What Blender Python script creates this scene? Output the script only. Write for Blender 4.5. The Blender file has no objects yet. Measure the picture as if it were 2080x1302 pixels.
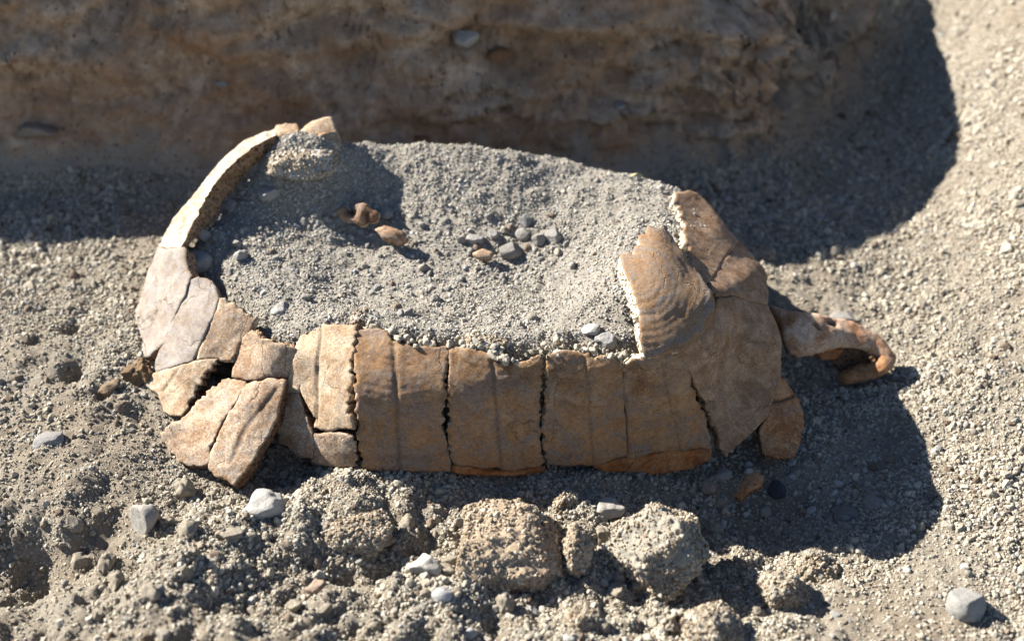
import bpy, math, random
import numpy as np
from mathutils import Vector, Matrix
from mathutils.geometry import delaunay_2d_cdt

# ---------------------------------------------------------------- camera, light, exposure
# one Blender unit is one centimetre of the real find
sc = bpy.context.scene
sc.unit_settings.system = 'METRIC'
sc.unit_settings.scale_length = 0.01
PITCH = math.radians(35.0)
DIST, LENS = 34.5, 50.0
TGT = np.array([0.0, 0.0, 2.5])
FW = np.array([0.0, math.cos(PITCH), -math.sin(PITCH)])
UPV = np.array([0.0, math.sin(PITCH), math.cos(PITCH)])
CAM = TGT - FW * DIST
FPX = 2080 * LENS / 36.0
cd = bpy.data.cameras.new('camera'); cam = bpy.data.objects.new('camera', cd)
sc.collection.objects.link(cam); sc.camera = cam
cam.location = CAM
cam.rotation_euler = (math.radians(90) - PITCH, 0, 0)
cd.lens = LENS; cd.sensor_width = 36.0; cd.clip_start = 0.5; cd.clip_end = 2000
cd.dof.use_dof = True; cd.dof.focus_distance = 32.6; cd.dof.aperture_fstop = 0.125

SUN_EL, SUN_DIR = math.radians(34.5), np.array([-0.91, 0.415])       # towards the sun, in plan
SUN_DIR = SUN_DIR / np.linalg.norm(SUN_DIR)
S3 = Vector((SUN_DIR[0] * math.cos(SUN_EL), SUN_DIR[1] * math.cos(SUN_EL), math.sin(SUN_EL)))
world = bpy.data.worlds.new('World'); sc.world = world; world.use_nodes = True
wn = world.node_tree; wn.nodes.clear()
wo = wn.nodes.new('ShaderNodeOutputWorld'); wb = wn.nodes.new('ShaderNodeBackground')
sk = wn.nodes.new('ShaderNodeTexSky'); sk.sky_type = 'NISHITA'; sk.sun_disc = False; sk.altitude = 2500; sk.dust_density = 0.5; sk.air_density = 0.85
sk.sun_elevation = SUN_EL; sk.sun_rotation = math.atan2(SUN_DIR[0], SUN_DIR[1])
wn.links.new(sk.outputs[0], wb.inputs[0]); wb.inputs[1].default_value = 0.05
wn.links.new(wb.outputs[0], wo.inputs[0])
sl = bpy.data.lights.new('sun', 'SUN'); so = bpy.data.objects.new('sun', sl)
sc.collection.objects.link(so); so.location = (-40, 30, 40)
so.rotation_euler = (-S3).to_track_quat('-Z', 'Y').to_euler()
sl.energy = 5.0; sl.angle = math.radians(0.6); sl.color = (1.0, 0.94, 0.85)
sc.view_settings.view_transform = 'Standard'; sc.view_settings.look = 'None'
sc.view_settings.gamma = 1.0; sc.view_settings.exposure = 1.96
sc.render.engine = 'CYCLES'

rng = np.random.default_rng(7)
random.seed(7)

# ---------------------------------------------------------------- maths helpers
def zc_from_z(u, v, z):
    """camera depth of the point on ray (u,v) that has height z"""
    yr = -(v - 651.0) / FPX
    dz = FW[2] + yr * UPV[2]
    return (z - CAM[2]) / dz
def at_depth(u, v, zc):
    u = np.asarray(u, float); v = np.asarray(v, float); zc = np.asarray(zc, float)
    xr = (u - 1040.0) / FPX; yr = -(v - 651.0) / FPX
    x = xr * zc
    y = CAM[1] + zc * (FW[1] + yr * UPV[1])
    z = CAM[2] + zc * (FW[2] + yr * UPV[2])
    return np.stack([x, y, z], -1)
def at_z(u, v, z):
    u = np.asarray(u, float); v = np.asarray(v, float)
    return at_depth(u, v, zc_from_z(u, v, np.asarray(z, float)))
def project(P):
    d = P - CAM
    zc = d @ FW; yc = d @ UPV
    return 1040 + FPX * d[..., 0] / zc, 651 - FPX * yc / zc

def _h(ix, iy, iz, seed):
    n = (ix.astype(np.int64) * 374761393 + iy.astype(np.int64) * 668265263 +
         iz.astype(np.int64) * 2147483647 + seed * 974634777) & 0xffffffff
    n = ((n ^ (n >> 13)) * 1274126177) & 0xffffffff
    n = (n ^ (n >> 16)) & 0xffffffff
    return n / 4294967295.0 * 2 - 1
def vnoise(P, seed=0):
    f = np.floor(P); t = P - f; t = t * t * (3 - 2 * t)
    i = f.astype(np.int64); x, y, z = i[..., 0], i[..., 1], i[..., 2]
    tx, ty, tz = t[..., 0], t[..., 1], t[..., 2]
    r = 0
    for a in (0, 1):
        wx = tx if a else 1 - tx
        for b in (0, 1):
            wy = ty if b else 1 - ty
            for c in (0, 1):
                wz = tz if c else 1 - tz
                r = r + wx * wy * wz * _h(x + a, y + b, z + c, seed)
    return r
def fbm(P, freq=1.0, octv=4, seed=0, gain=0.5):
    r = 0; a = 1.0; s = 0
    for k in range(octv):
        r = r + a * vnoise(P * freq + 17.3 * k, seed + k); s += a
        a *= gain; freq *= 2.03
    return r / s
def fbm2(X, Y, freq, octv=4, seed=0, gain=0.5):
    return fbm(np.stack([X, Y, np.zeros_like(X)], -1), freq, octv, seed, gain)

class TPS:
    def __init__(s, p, val, smooth=1e-3):
        p = np.asarray(p, float); s.m = p.mean(0); s.sc = p.std() + 1e-9
        q = (p - s.m) / s.sc; s.q = q; n = len(q)
        K = s.k(q, q) + np.eye(n) * smooth
        Pm = np.hstack([np.ones((n, 1)), q])
        A = np.block([[K, Pm], [Pm.T, np.zeros((3, 3))]])
        s.w = np.linalg.solve(A, np.concatenate([np.asarray(val, float), np.zeros(3)]))
    def k(s, a, b):
        r2 = ((a[:, None, :] - b[None, :, :]) ** 2).sum(-1)
        return 0.5 * r2 * np.log(r2 + 1e-12)
    def __call__(s, P):
        P = np.asarray(P, float); sh = P.shape[:-1]; q = (P.reshape(-1, 2) - s.m) / s.sc
        out = np.empty(len(q))
        for i in range(0, len(q), 40000):
            c = q[i:i + 40000]
            out[i:i + 40000] = s.k(c, s.q) @ s.w[:len(s.q)] + np.hstack([np.ones((len(c), 1)), c]) @ s.w[len(s.q):]
        return out.reshape(sh)

def poly_dist(px, py, poly):
    """signed distance, positive inside"""
    px = np.asarray(px, float); py = np.asarray(py, float)
    d2 = np.full(px.shape, 1e18); ins = np.zeros(px.shape, bool)
    n = len(poly)
    for i in range(n):
        ax, ay = poly[i]; bx, by = poly[(i + 1) % n]
        ex, ey = bx - ax, by - ay
        t = np.clip(((px - ax) * ex + (py - ay) * ey) / (ex * ex + ey * ey + 1e-12), 0, 1)
        d2 = np.minimum(d2, (px - ax - t * ex) ** 2 + (py - ay - t * ey) ** 2)
        c = (ay > py) != (by > py)
        xi = ex * (py - ay) / (ey if abs(ey) > 1e-12 else 1e-12) + ax
        ins ^= c & (px < xi)
    d = np.sqrt(d2)
    return np.where(ins, d, -d)
def line_dist(px, py, line):
    d2 = np.full(px.shape, 1e18)
    for (ax, ay), (bx, by) in zip(line[:-1], line[1:]):
        ex, ey = bx - ax, by - ay
        t = np.clip(((px - ax) * ex + (py - ay) * ey) / (ex * ex + ey * ey + 1e-12), 0, 1)
        d2 = np.minimum(d2, (px - ax - t * ex) ** 2 + (py - ay - t * ey) ** 2)
    return np.sqrt(d2)
def sstep(x, a, b):
    t = np.clip((x - a) / (b - a), 0, 1); return t * t * (3 - 2 * t)

# ---------------------------------------------------------------- materials
def nt(name):
    m = bpy.data.materials.new(name); m.use_nodes = True
    t = m.node_tree; t.nodes.clear()
    o = t.nodes.new('ShaderNodeOutputMaterial'); b = t.nodes.new('ShaderNodeBsdfPrincipled')
    t.links.new(b.outputs[0], o.inputs[0])
    b.inputs['Roughness'].default_value = 0.9
    b.inputs['Specular IOR Level'].default_value = 0.25
    return m, t, b
def nd(t, kind, **kw):
    n = t.nodes.new(kind)
    for k, v in kw.items():
        if k in n.inputs: n.inputs[k].default_value = v
        else: setattr(n, k, v)
    return n
def ramp(t, stops, interp='LINEAR'):
    r = t.nodes.new('ShaderNodeValToRGB'); e = r.color_ramp.elements
    r.color_ramp.interpolation = interp
    while len(e) < len(stops): e.new(0.5)
    for el, (p, c) in zip(e, stops):
        el.position = p; el.color = (*c, 1) if len(c) == 3 else c
    return r
def mixc(t, fac, a, b, mode='MIX'):
    m = t.nodes.new('ShaderNodeMix'); m.data_type = 'RGBA'; m.blend_type = mode
    for sock, val in ((m.inputs[0], fac), (m.inputs[6], a), (m.inputs[7], b)):
        if isinstance(val, (int, float)): sock.default_value = val
        elif isinstance(val, tuple): sock.default_value = (*val, 1)
        else: t.links.new(val, sock)
    return m.outputs[2]
def noise(t, vec, scale, detail=4, rough=0.55, dist=0.0):
    n = nd(t, 'ShaderNodeTexNoise', Scale=scale, Detail=detail, Roughness=rough, Distortion=dist)
    if vec is not None: t.links.new(vec, n.inputs['Vector'])
    return n.outputs[0]

ALB = 0.72
def mat_soil(name, c_lo, c_mid, c_hi, stain, stain_amt=0.5, bump=0.5, sc1=9.0, foot=None, alb=None):
    m, t, b = nt(name)
    tc = nd(t, 'ShaderNodeTexCoord').outputs['Object']
    n1 = noise(t, tc, sc1, 10, 0.72)
    r1 = ramp(t, [(0.3, c_lo), (0.5, c_mid), (0.7, c_hi)]); t.links.new(n1, r1.inputs[0])
    n2 = noise(t, tc, 0.45, 5, 0.6, 0.4)
    r2 = ramp(t, [(0.42, (0, 0, 0)), (0.68, (1, 1, 1))]); t.links.new(n2, r2.inputs[0])
    ml = nd(t, 'ShaderNodeMath', operation='MULTIPLY'); t.links.new(r2.outputs[0], ml.inputs[0]); ml.inputs[1].default_value = stain_amt
    c = mixc(t, ml.outputs[0], r1.outputs[0], stain)
    if foot:
        af = nd(t, 'ShaderNodeAttribute', attribute_name='foot'); c = mixc(t, af.outputs['Fac'], c, foot)
    n3 = noise(t, tc, 28.0, 4, 0.7)
    c = mixc(t, 0.35, c, n3, 'OVERLAY')
    t.links.new(mixc(t, 1.0, c, ((alb or ALB),) * 3, 'MULTIPLY'), b.inputs['Base Color'])
    n4 = noise(t, tc, 11.0, 9, 0.8)
    bp = nd(t, 'ShaderNodeBump', Strength=bump, Distance=0.12); t.links.new(n4, bp.inputs['Height'])
    t.links.new(bp.outputs[0], b.inputs['Normal'])
    return m

M_ground = mat_soil('grey_ash_soil', (0.19, 0.15, 0.11), (0.33, 0.29, 0.23), (0.46, 0.42, 0.345), (0.25, 0.19, 0.125), 0.6, 0.9)
M_fill = mat_soil('fine_grey_fill', (0.20, 0.18, 0.15), (0.34, 0.31, 0.265), (0.45, 0.42, 0.36), (0.28, 0.25, 0.19), 0.35, 0.8)
M_bank = mat_soil('brown_earth_bank', (0.20, 0.125, 0.075), (0.44, 0.315, 0.215), (0.62, 0.49, 0.375), (0.30, 0.165, 0.085), 0.8, 0.9, 2.2, (0.30, 0.26, 0.21), 1.0)

def mat_grain(name, stops, jit=0.25):
    m, t, b = nt(name)
    oi = nd(t, 'ShaderNodeObjectInfo')
    r = ramp(t, stops); t.links.new(oi.outputs['Random'], r.inputs[0])
    tc = nd(t, 'ShaderNodeTexCoord').outputs['Object']
    n = noise(t, tc, 1.8, 4, 0.7)
    c = mixc(t, jit, r.outputs[0], n, 'OVERLAY')
    t.links.new(mixc(t, 1.0, c, (ALB, ALB, ALB), 'MULTIPLY'), b.inputs['Base Color'])
    n4 = noise(t, tc, 3.5, 3, 0.7)
    bp = nd(t, 'ShaderNodeBump', Strength=0.35, Distance=0.3); t.links.new(n4, bp.inputs['Height'])
    t.links.new(bp.outputs[0], b.inputs['Normal'])
    return m
M_grain = mat_grain('ash_grain', [(0.0, (0.10, 0.065, 0.04)), (0.07, (0.25, 0.20, 0.15)), (0.2, (0.39, 0.345, 0.27)), (0.6, (0.45, 0.405, 0.32)),
                                  (0.9, (0.50, 0.465, 0.385)), (0.96, (0.34, 0.335, 0.32)), (1.0, (0.62, 0.58, 0.49))])
M_grainc = mat_grain('clod_grain', [(0.0, (0.14, 0.09, 0.055)), (0.15, (0.31, 0.235, 0.16)), (0.6, (0.43, 0.355, 0.26)), (0.9, (0.52, 0.455, 0.35)), (1.0, (0.60, 0.56, 0.47))])
M_grainf = mat_grain('fill_grain', [(0.0, (0.20, 0.16, 0.12)), (0.12, (0.30, 0.275, 0.235)), (0.4, (0.41, 0.38, 0.325)), (0.65, (0.48, 0.45, 0.385)),
                                    (0.85, (0.52, 0.49, 0.43)), (0.94, (0.33, 0.345, 0.37)), (1.0, (0.64, 0.61, 0.54))])
M_grainb = mat_grain('bank_grain', [(0.0, (0.14, 0.08, 0.045)), (0.3, (0.32, 0.22, 0.15)), (0.7, (0.42, 0.32, 0.23)), (0.93, (0.50, 0.41, 0.31)), (1.0, (0.58, 0.52, 0.45))])

def mat_stone(name, c1, c2, scale=3.0, bump=0.5, pits=False):
    m, t, b = nt(name)
    tc = nd(t, 'ShaderNodeTexCoord').outputs['Object']
    n = noise(t, tc, scale, 7, 0.7)
    r = ramp(t, [(0.32, c1), (0.66, c2)]); t.links.new(n, r.inputs[0])
    c = r.outputs[0]
    n3 = noise(t, tc, 22.0, 4, 0.7); c = mixc(t, 0.3, c, n3, 'OVERLAY')
    h = noise(t, tc, 12.0, 7, 0.75)
    if pits:
        vo = nd(t, 'ShaderNodeTexVoronoi', Scale=9.0); t.links.new(tc, vo.inputs['Vector'])
        rp = ramp(t, [(0.12, (0, 0, 0)), (0.4, (1, 1, 1))]); t.links.new(vo.outputs['Distance'], rp.inputs[0])
        h = mixc(t, 0.6, h, rp.outputs[0])
    t.links.new(mixc(t, 1.0, c, (ALB, ALB, ALB), 'MULTIPLY'), b.inputs['Base Color'])
    bp = nd(t, 'ShaderNodeBump', Strength=bump, Distance=0.05); t.links.new(h, bp.inputs['Height'])
    t.links.new(bp.outputs[0], b.inputs['Normal'])
    return m

def mat_bone(name, pale, mid, dark, grey, rings=0.0, freck=0.5, sc_=1.0, orange=0.0):
    """weathered bone plate: pale/mid/dark stains, grey ash film, faint growth bands, dirt in grooves"""
    m, t, b = nt(name)
    b.inputs['Roughness'].default_value = 0.88
    b.inputs['Specular IOR Level'].default_value = 0.2
    tc = nd(t, 'ShaderNodeTexCoord').outputs['Object']
    geo = nd(t, 'ShaderNodeObjectInfo')
    va = nd(t, 'ShaderNodeVectorMath', operation='ADD'); t.links.new(tc, va.inputs[0]); t.links.new(geo.outputs['Location'], va.inputs[1])
    P = va.outputs[0]
    n1 = noise(t, P, 1.9 * sc_, 7, 0.72, 0.5)
    r1 = ramp(t, [(0.41, dark), (0.5, mid), (0.59, pale)]); t.links.new(n1, r1.inputs[0]); c = r1.outputs[0]
    if orange:
        sx = nd(t, 'ShaderNodeSeparateXYZ'); t.links.new(P, sx.inputs[0])
        oz = nd(t, 'ShaderNodeMath', operation='MULTIPLY_ADD'); t.links.new(noise(t, P, 0.9, 5, 0.65, 0.5), oz.inputs[0]); oz.inputs[1].default_value = 4.0
        t.links.new(sx.outputs[2], oz.inputs[2])
        ro = ramp(t, [(0.42, (orange,) * 3), (0.74, (0, 0, 0))]); dv = nd(t, 'ShaderNodeMath', operation='DIVIDE'); dv.inputs[1].default_value = 7.0
        t.links.new(oz.outputs[0], dv.inputs[0]); t.links.new(dv.outputs[0], ro.inputs[0])
        c = mixc(t, ro.outputs[0], c, (0.42, 0.205, 0.075))
    if orange:
        nh = noise(t, P, 0.8, 6, 0.72, 1.0); rh = ramp(t, [(0.49, (0, 0, 0)), (0.57, (0.5, 0.5, 0.5))]); t.links.new(nh, rh.inputs[0])
        c = mixc(t, rh.outputs[0], c, (0.40, 0.225, 0.11))
        nv = nd(t, 'ShaderNodeVectorMath', operation='ADD'); t.links.new(P, nv.inputs[0]); nv.inputs[1].default_value = (9.0, 3.0, 5.0)
        nh2 = noise(t, nv.outputs[0], 1.1, 6, 0.74, 0.8); rh2 = ramp(t, [(0.50, (0, 0, 0)), (0.57, (0.7, 0.7, 0.7))]); t.links.new(nh2, rh2.inputs[0])
        c = mixc(t, rh2.outputs[0], c, (0.22, 0.18, 0.165))
    # hairline cracks
    dn = nd(t, 'ShaderNodeTexNoise', Scale=1.6, Detail=4.0); t.links.new(P, dn.inputs['Vector'])
    dm = nd(t, 'ShaderNodeVectorMath', operation='MULTIPLY_ADD'); t.links.new(dn.outputs['Color'], dm.inputs[0]); dm.inputs[1].default_value = (0.9, 0.9, 0.9); t.links.new(P, dm.inputs[2])
    ck = nd(t, 'ShaderNodeTexVoronoi', Scale=0.75, feature='DISTANCE_TO_EDGE'); t.links.new(dm.outputs[0], ck.inputs['Vector'])
    rc_ = ramp(t, [(0.004, (0.8, 0.8, 0.8)), (0.016, (0, 0, 0))]); t.links.new(ck.outputs['Distance'], rc_.inputs[0])
    nk = noise(t, P, 0.8, 2); rk = ramp(t, [(0.47, (0, 0, 0)), (0.56, (1, 1, 1))]); t.links.new(nk, rk.inputs[0])
    crk = nd(t, 'ShaderNodeMath', operation='MULTIPLY'); t.links.new(rc_.outputs[0], crk.inputs[0]); t.links.new(rk.outputs[0], crk.inputs[1])
    c = mixc(t, crk.outputs[0], c, (0.10, 0.065, 0.04))
    n2 = noise(t, P, 2.6, 6, 0.7, 0.6)
    r2 = ramp(t, [(0.50, (0, 0, 0)), (0.60, (1, 1, 1))]); t.links.new(n2, r2.inputs[0])
    mg = nd(t, 'ShaderNodeMath', operation='MULTIPLY'); t.links.new(r2.outputs[0], mg.inputs[0]); mg.inputs[1].default_value = 0.6
    c = mixc(t, mg.outputs[0], c, grey)
    at = nd(t, 'ShaderNodeAttribute', attribute_name='ring')
    if rings > 0:
        mm = nd(t, 'ShaderNodeMath', operation='MULTIPLY_ADD'); t.links.new(noise(t, P, 2.0, 3), mm.inputs[0]); mm.inputs[1].default_value = 0.8
        t.links.new(at.outputs['Fac'], mm.inputs[2])
        cx = nd(t, 'ShaderNodeCombineXYZ'); t.links.new(mm.outputs[0], cx.inputs[0])
        wv = nd(t, 'ShaderNodeTexNoise', Scale=4.5, Detail=5.0, Roughness=0.6); t.links.new(cx.outputs[0], wv.inputs['Vector'])
        rr = ramp(t, [(0.40, grey), (0.5, mid), (0.6, dark)]); t.links.new(wv.outputs[0], rr.inputs[0])
        c = mixc(t, rings, c, rr.outputs[0])
    nf = noise(t, P, 9.0, 5, 0.75, 0.3)
    rf = ramp(t, [(0.40, (1, 1, 1)), (0.50, (0, 0, 0))]); t.links.new(nf, rf.inputs[0])
    mf_ = nd(t, 'ShaderNodeMath', operation='MULTIPLY'); t.links.new(rf.outputs[0], mf_.inputs[0]); mf_.inputs[1].default_value = freck * 0.8
    c = mixc(t, mf_.outputs[0], c, dark)
    nf2 = noise(t, P, 13.0, 5, 0.8, 0.2)
    rf2 = ramp(t, [(0.54, (0, 0, 0)), (0.64, (1, 1, 1))]); t.links.new(nf2, rf2.inputs[0])
    mf2 = nd(t, 'ShaderNodeMath', operation='MULTIPLY'); t.links.new(rf2.outputs[0], mf2.inputs[0]); mf2.inputs[1].default_value = freck * 0.8
    c = mixc(t, mf2.outputs[0], c, pale)
    n3 = noise(t, P, 24.0, 6, 0.75)
    r3 = ramp(t, [(0.36, (0.22, 0.22, 0.22)), (0.50, (0.5, 0.5, 0.5)), (0.64, (0.78, 0.78, 0.78))]); t.links.new(n3, r3.inputs[0])
    c = mixc(t, freck, c, r3.outputs[0], 'OVERLAY')
    ag = nd(t, 'ShaderNodeAttribute', attribute_name='groove')
    c = mixc(t, ag.outputs['Fac'], c, (0.09, 0.06, 0.04))
    # small dark pores
    vo = nd(t, 'ShaderNodeTexVoronoi', Scale=7.0); t.links.new(P, vo.inputs['Vector'])
    rv = ramp(t, [(0.07, (1, 1, 1)), (0.16, (0, 0, 0))]); t.links.new(vo.outputs['Distance'], rv.inputs[0])
    nm = noise(t, P, 1.1, 2); rm = ramp(t, [(0.5, (0, 0, 0)), (0.62, (0.75, 0.75, 0.75))]); t.links.new(nm, rm.inputs[0])
    pm = nd(t, 'ShaderNodeMath', operation='MULTIPLY'); t.links.new(rv.outputs[0], pm.inputs[0]); t.links.new(rm.outputs[0], pm.inputs[1])
    c = mixc(t, pm.outputs[0], c, (0.12, 0.075, 0.045))
    t.links.new(mixc(t, 1.0, c, (ALB, ALB, ALB), 'MULTIPLY'), b.inputs['Base Color'])
    h = mixc(t, 0.35, noise(t, P, 7.0, 8, 0.72), n3)
    h = mixc(t, pm.outputs[0], h, (0.0, 0.0, 0.0)); h = mixc(t, crk.outputs[0], h, (0.0, 0.0, 0.0))
    bp = nd(t, 'ShaderNodeBump', Strength=0.55, Distance=0.06); t.links.new(h, bp.inputs['Height'])
    t.links.new(bp.outputs[0], b.inputs['Normal'])
    return m
def mat_edge(name, lo, hi):
    """broken edge: spongy bone with cells"""
    m, t, b = nt(name)
    tc = nd(t, 'ShaderNodeTexCoord').outputs['Object']
    vo = nd(t, 'ShaderNodeTexVoronoi', Scale=9.0, feature='DISTANCE_TO_EDGE'); t.links.new(tc, vo.inputs['Vector'])
    r = ramp(t, [(0.0, hi), (0.12, hi), (0.35, lo)]); t.links.new(vo.outputs['Distance'], r.inputs[0])
    n = noise(t, tc, 6.0, 6, 0.7)
    c = mixc(t, 0.5, r.outputs[0], n, 'OVERLAY')
    t.links.new(mixc(t, 1.0, c, (ALB, ALB, ALB), 'MULTIPLY'), b.inputs['Base Color'])
    ih = nd(t, 'ShaderNodeMath', operation='SUBTRACT'); ih.inputs[0].default_value = 1.0; t.links.new(vo.outputs['Distance'], ih.inputs[1])
    bp = nd(t, 'ShaderNodeBump', Strength=0.9, Distance=0.15); t.links.new(ih.outputs[0], bp.inputs['Height'])
    t.links.new(bp.outputs[0], b.inputs['Normal'])
    return m
B_brown = mat_bone('brown_bone', (0.46, 0.31, 0.18), (0.31, 0.18, 0.09), (0.165, 0.085, 0.04), (0.25, 0.205, 0.165), 0.30, 0.48, orange=0.85)
B_scute = mat_bone('banded_bone', (0.36, 0.255, 0.17), (0.27, 0.18, 0.11), (0.26, 0.145, 0.07), (0.19, 0.18, 0.175), 0.75, 0.6)
B_right = mat_bone('tan_bone', (0.46, 0.315, 0.205), (0.34, 0.215, 0.13), (0.225, 0.125, 0.065), (0.23, 0.185, 0.15), 0.2, 0.6)
B_cream = mat_bone('cream_bone', (0.52, 0.42, 0.30), (0.42, 0.31, 0.20), (0.31, 0.20, 0.12), (0.36, 0.32, 0.27), 0.1, 0.7)
B_rim = mat_bone('rusty_bone', (0.50, 0.28, 0.14), (0.40, 0.20, 0.09), (0.25, 0.105, 0.04), (0.34, 0.25, 0.18), 0.0, 0.7)
B_arch = mat_bone('chalky_bone', (0.56, 0.50, 0.40), (0.44, 0.375, 0.285), (0.30, 0.225, 0.15), (0.38, 0.34, 0.29), 0.0, 0.8)
B_frag = mat_bone('dusty_brown_bone', (0.44, 0.31, 0.21), (0.34, 0.205, 0.12), (0.20, 0.10, 0.05), (0.33, 0.27, 0.22), 0.0, 0.7)
B_limb = mat_bone('mottled_bone', (0.66, 0.50, 0.37), (0.54, 0.35, 0.22), (0.38, 0.18, 0.08), (0.34, 0.26, 0.21), 0.0, 0.6)
B_left = mat_bone('pale_tan_bone', (0.48, 0.37, 0.27), (0.36, 0.265, 0.18), (0.27, 0.165, 0.095), (0.31, 0.28, 0.25), 0.0, 0.8)
B_grey = mat_bone('bleached_bone', (0.36, 0.315, 0.27), (0.29, 0.25, 0.215), (0.24, 0.19, 0.15), (0.27, 0.26, 0.265), 0.0, 0.4)
B_orange = mat_bone('orange_bone', (0.46, 0.22, 0.085), (0.38, 0.145, 0.042), (0.22, 0.07, 0.02), (0.28, 0.17, 0.10), 0.0)
E_pale = mat_edge('pale_spongy_edge', (0.38, 0.26, 0.16), (0.80, 0.70, 0.54))
E_brown = mat_edge('brown_spongy_edge', (0.16, 0.08, 0.036), (0.46, 0.29, 0.165))
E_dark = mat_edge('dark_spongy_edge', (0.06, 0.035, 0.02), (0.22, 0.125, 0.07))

# ---------------------------------------------------------------- object helpers
def link(o, parent=None):
    sc.collection.objects.link(o)
    if parent is not None:
        o.parent = parent
    return o
def mesh_np(name, V, F, mats=(), midx=None, smooth=True, attrs=None):
    me = bpy.data.meshes.new(name)
    V = np.asarray(V, np.float32)
    me.from_pydata(V.tolist(), [], [tuple(int(i) for i in f) for f in F]) if not isinstance(F, np.ndarray) else _fast(me, V, F)
    for m in mats: me.materials.append(m)
    if midx is not None: me.polygons.foreach_set('material_index', np.asarray(midx, np.int32))
    me.polygons.foreach_set('use_smooth', np.full(len(me.polygons), smooth))
    for k, a in (attrs or {}).items():
        at = me.attributes.new(k, 'FLOAT', 'POINT'); at.data.foreach_set('value', np.asarray(a, np.float32))
    me.update(); return me
def _fast(me, V, F):
    n, k = F.shape
    me.vertices.add(len(V)); me.vertices.foreach_set('co', V.ravel())
    me.loops.add(n * k); me.loops.foreach_set('vertex_index', F.astype(np.int32).ravel())
    me.polygons.add(n); me.polygons.foreach_set('loop_start', np.arange(0, n * k, k, dtype=np.int32))
    me.update(calc_edges=True)
def tag(o, label=None, cat=None, group=None, kind=None):
    if label: o['label'] = label
    if cat: o['category'] = cat
    if group: o['group'] = group
    if kind: o['kind'] = kind
    return o
def centred(name, V, F, mats, midx=None, parent=None, attrs=None, smooth=True, org=None):
    V = np.asarray(V, float)
    c = V.mean(0) if org is None else np.asarray(org, float)
    me = mesh_np(name, V - c, F, mats, midx, smooth, attrs)
    o = bpy.data.objects.new(name, me)
    pl = Vector(parent.location) if parent is not None else Vector((0, 0, 0))
    o.location = Vector(c) - pl
    return link(o, parent)

# ---------------------------------------------------------------- terrain heights
GA = [(0,520,1.6),(150,440,1.7),(330,450,1.8),(100,600,1.5),(250,600,1.75),(100,750,1.2),(240,730,1.45),(290,820,1.0),(200,900,0.8),(350,980,0.5),
      (0,900,0.8),(600,1010,0.35),(0,1010,0.6),(130,1040,0.7),(60,1140,-0.3),(230,1100,0.15),(190,1180,0.1),(400,1100,.55),(300,1270,.9),(130,1290,0.0),(20,1290,-.2),
      (600,1180,.65),(800,1010,.7),(720,985,.75),(800,1150,.4),(950,1010,.45),(1200,1010,.35),(1150,1250,.4),(1000,1270,.4),(1400,1000,-.1),(1520,1090,-.75),(1440,1180,-.2),(1620,1060,-.5),(1450,1250,.1),
      (1600,900,0),(1700,850,.05),(1720,1000,-.3),(1800,750,.3),(1850,1000,0),(1700,1230,.1),(2000,1250,.2),(2050,1000,.3),(1950,800,.55),(1680,620,.75),(1900,600,1.0),(2070,600,1.7),
      (1600,520,1.1),(1800,500,1.2),(1950,450,1.8),(2080,400,2.9),(1600,380,1.3),(1800,350,1.5),(1950,250,2.7),(2080,200,4.0),(2080,0,5.6),(1960,0,4.6),
      (1850,60,3.2),(1800,200,2.0),(1700,300,1.4),(560,900,.3),(1000,800,.4),(1300,800,.3),(1500,800,.2),(600,750,.8),(1000,600,.9),(1400,600,.8)]
gp = [at_z(a, b, c) for a, b, c in GA]
gp += [np.array(p, float) for p in ((-16,8,1.8),(-10,10,1.7),(-5,9,1.6),(0,9,1.5),(5,9,1.4),(-16,14,2),(0,14,2),(10,17,5),(16,17,7.5),(16,10,6.2),(-18,0,1.4),(-16,-9,0),(0,-11,.3),(16,-10,.3),(18,0,2))]
T_ground = TPS([p[:2] for p in gp], [p[2] for p in gp], 2e-3)

BANKP = [(-60, 60), (-60, 7.9), (-14, 7.9), (-8, 7.7), (-3, 7.9), (2, 8.2), (5.0, 8.5), (6.7, 8.9), (7.9, 10.0), (9.2, 11.6), (11.2, 13.6), (13, 18), (15, 60)]
BUMPS = [(440, 790, 30, .55), (150, 680, 20, -.40), (152, 750, 28, -.60), (205, 795, 16, -.3), (60, 1130, 55, -.75), (180, 1100, 60, -.5), (90, 640, 14, -.25), (70, 700, 14, -.22), (1700, 690, 60, -.1), (560, 935, 60, -.35), (770, 1150, 30, -.3),
         (640, 930, 40, -.25), (720, 1060, 50, .3), (1290, 1170, 60, -.15), (430, 1190, 60, .2), (250, 1270, 90, .25), (620, 1080, 60, .12), (1720, 1160, 30, .2),
         (1620, 1150, 30, .25), (200, 640, 40, -.12), (470, 1260, 40, -.2), (560, 1240, 40, -.2), (1440, 1270, 35, .3), (1840, 1010, 40, .15), (700, 1160, 25, -.25)]
bump_w = [(at_z(u, v, 0.6 if v > 800 else 1.2), r / 84.0, dz) for u, v, r, dz in BUMPS]
def z_ground(X, Y, fine=True):
    r = np.hypot(X, Y)
    z = T_ground(np.stack([np.clip(X, -18, 17), np.clip(Y, -11, 17)], -1))
    for p, rad, dz in bump_w:
        z = z + dz * np.exp(-((X - p[0]) ** 2 + (Y - p[1]) ** 2) / (2 * (rad * 0.7) ** 2))
    if fine:
        amp = 0.16 + 0.42 * sstep(-Y, 2.5, 6) * sstep(-X + 9, 0, 6)
        z = z + amp * fbm2(X, Y, 0.55, 3, 3) + 0.8 * amp * np.abs(fbm2(X, Y, 1.3, 4, 9)) + (0.05 + 0.4 * amp) * fbm2(X, Y, 2.4, 4, 21, 0.62) - 0.5 * (amp - .12) * np.clip(fbm2(X, Y, 1.1, 3, 33) - .12, 0, 1)
    return z
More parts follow.
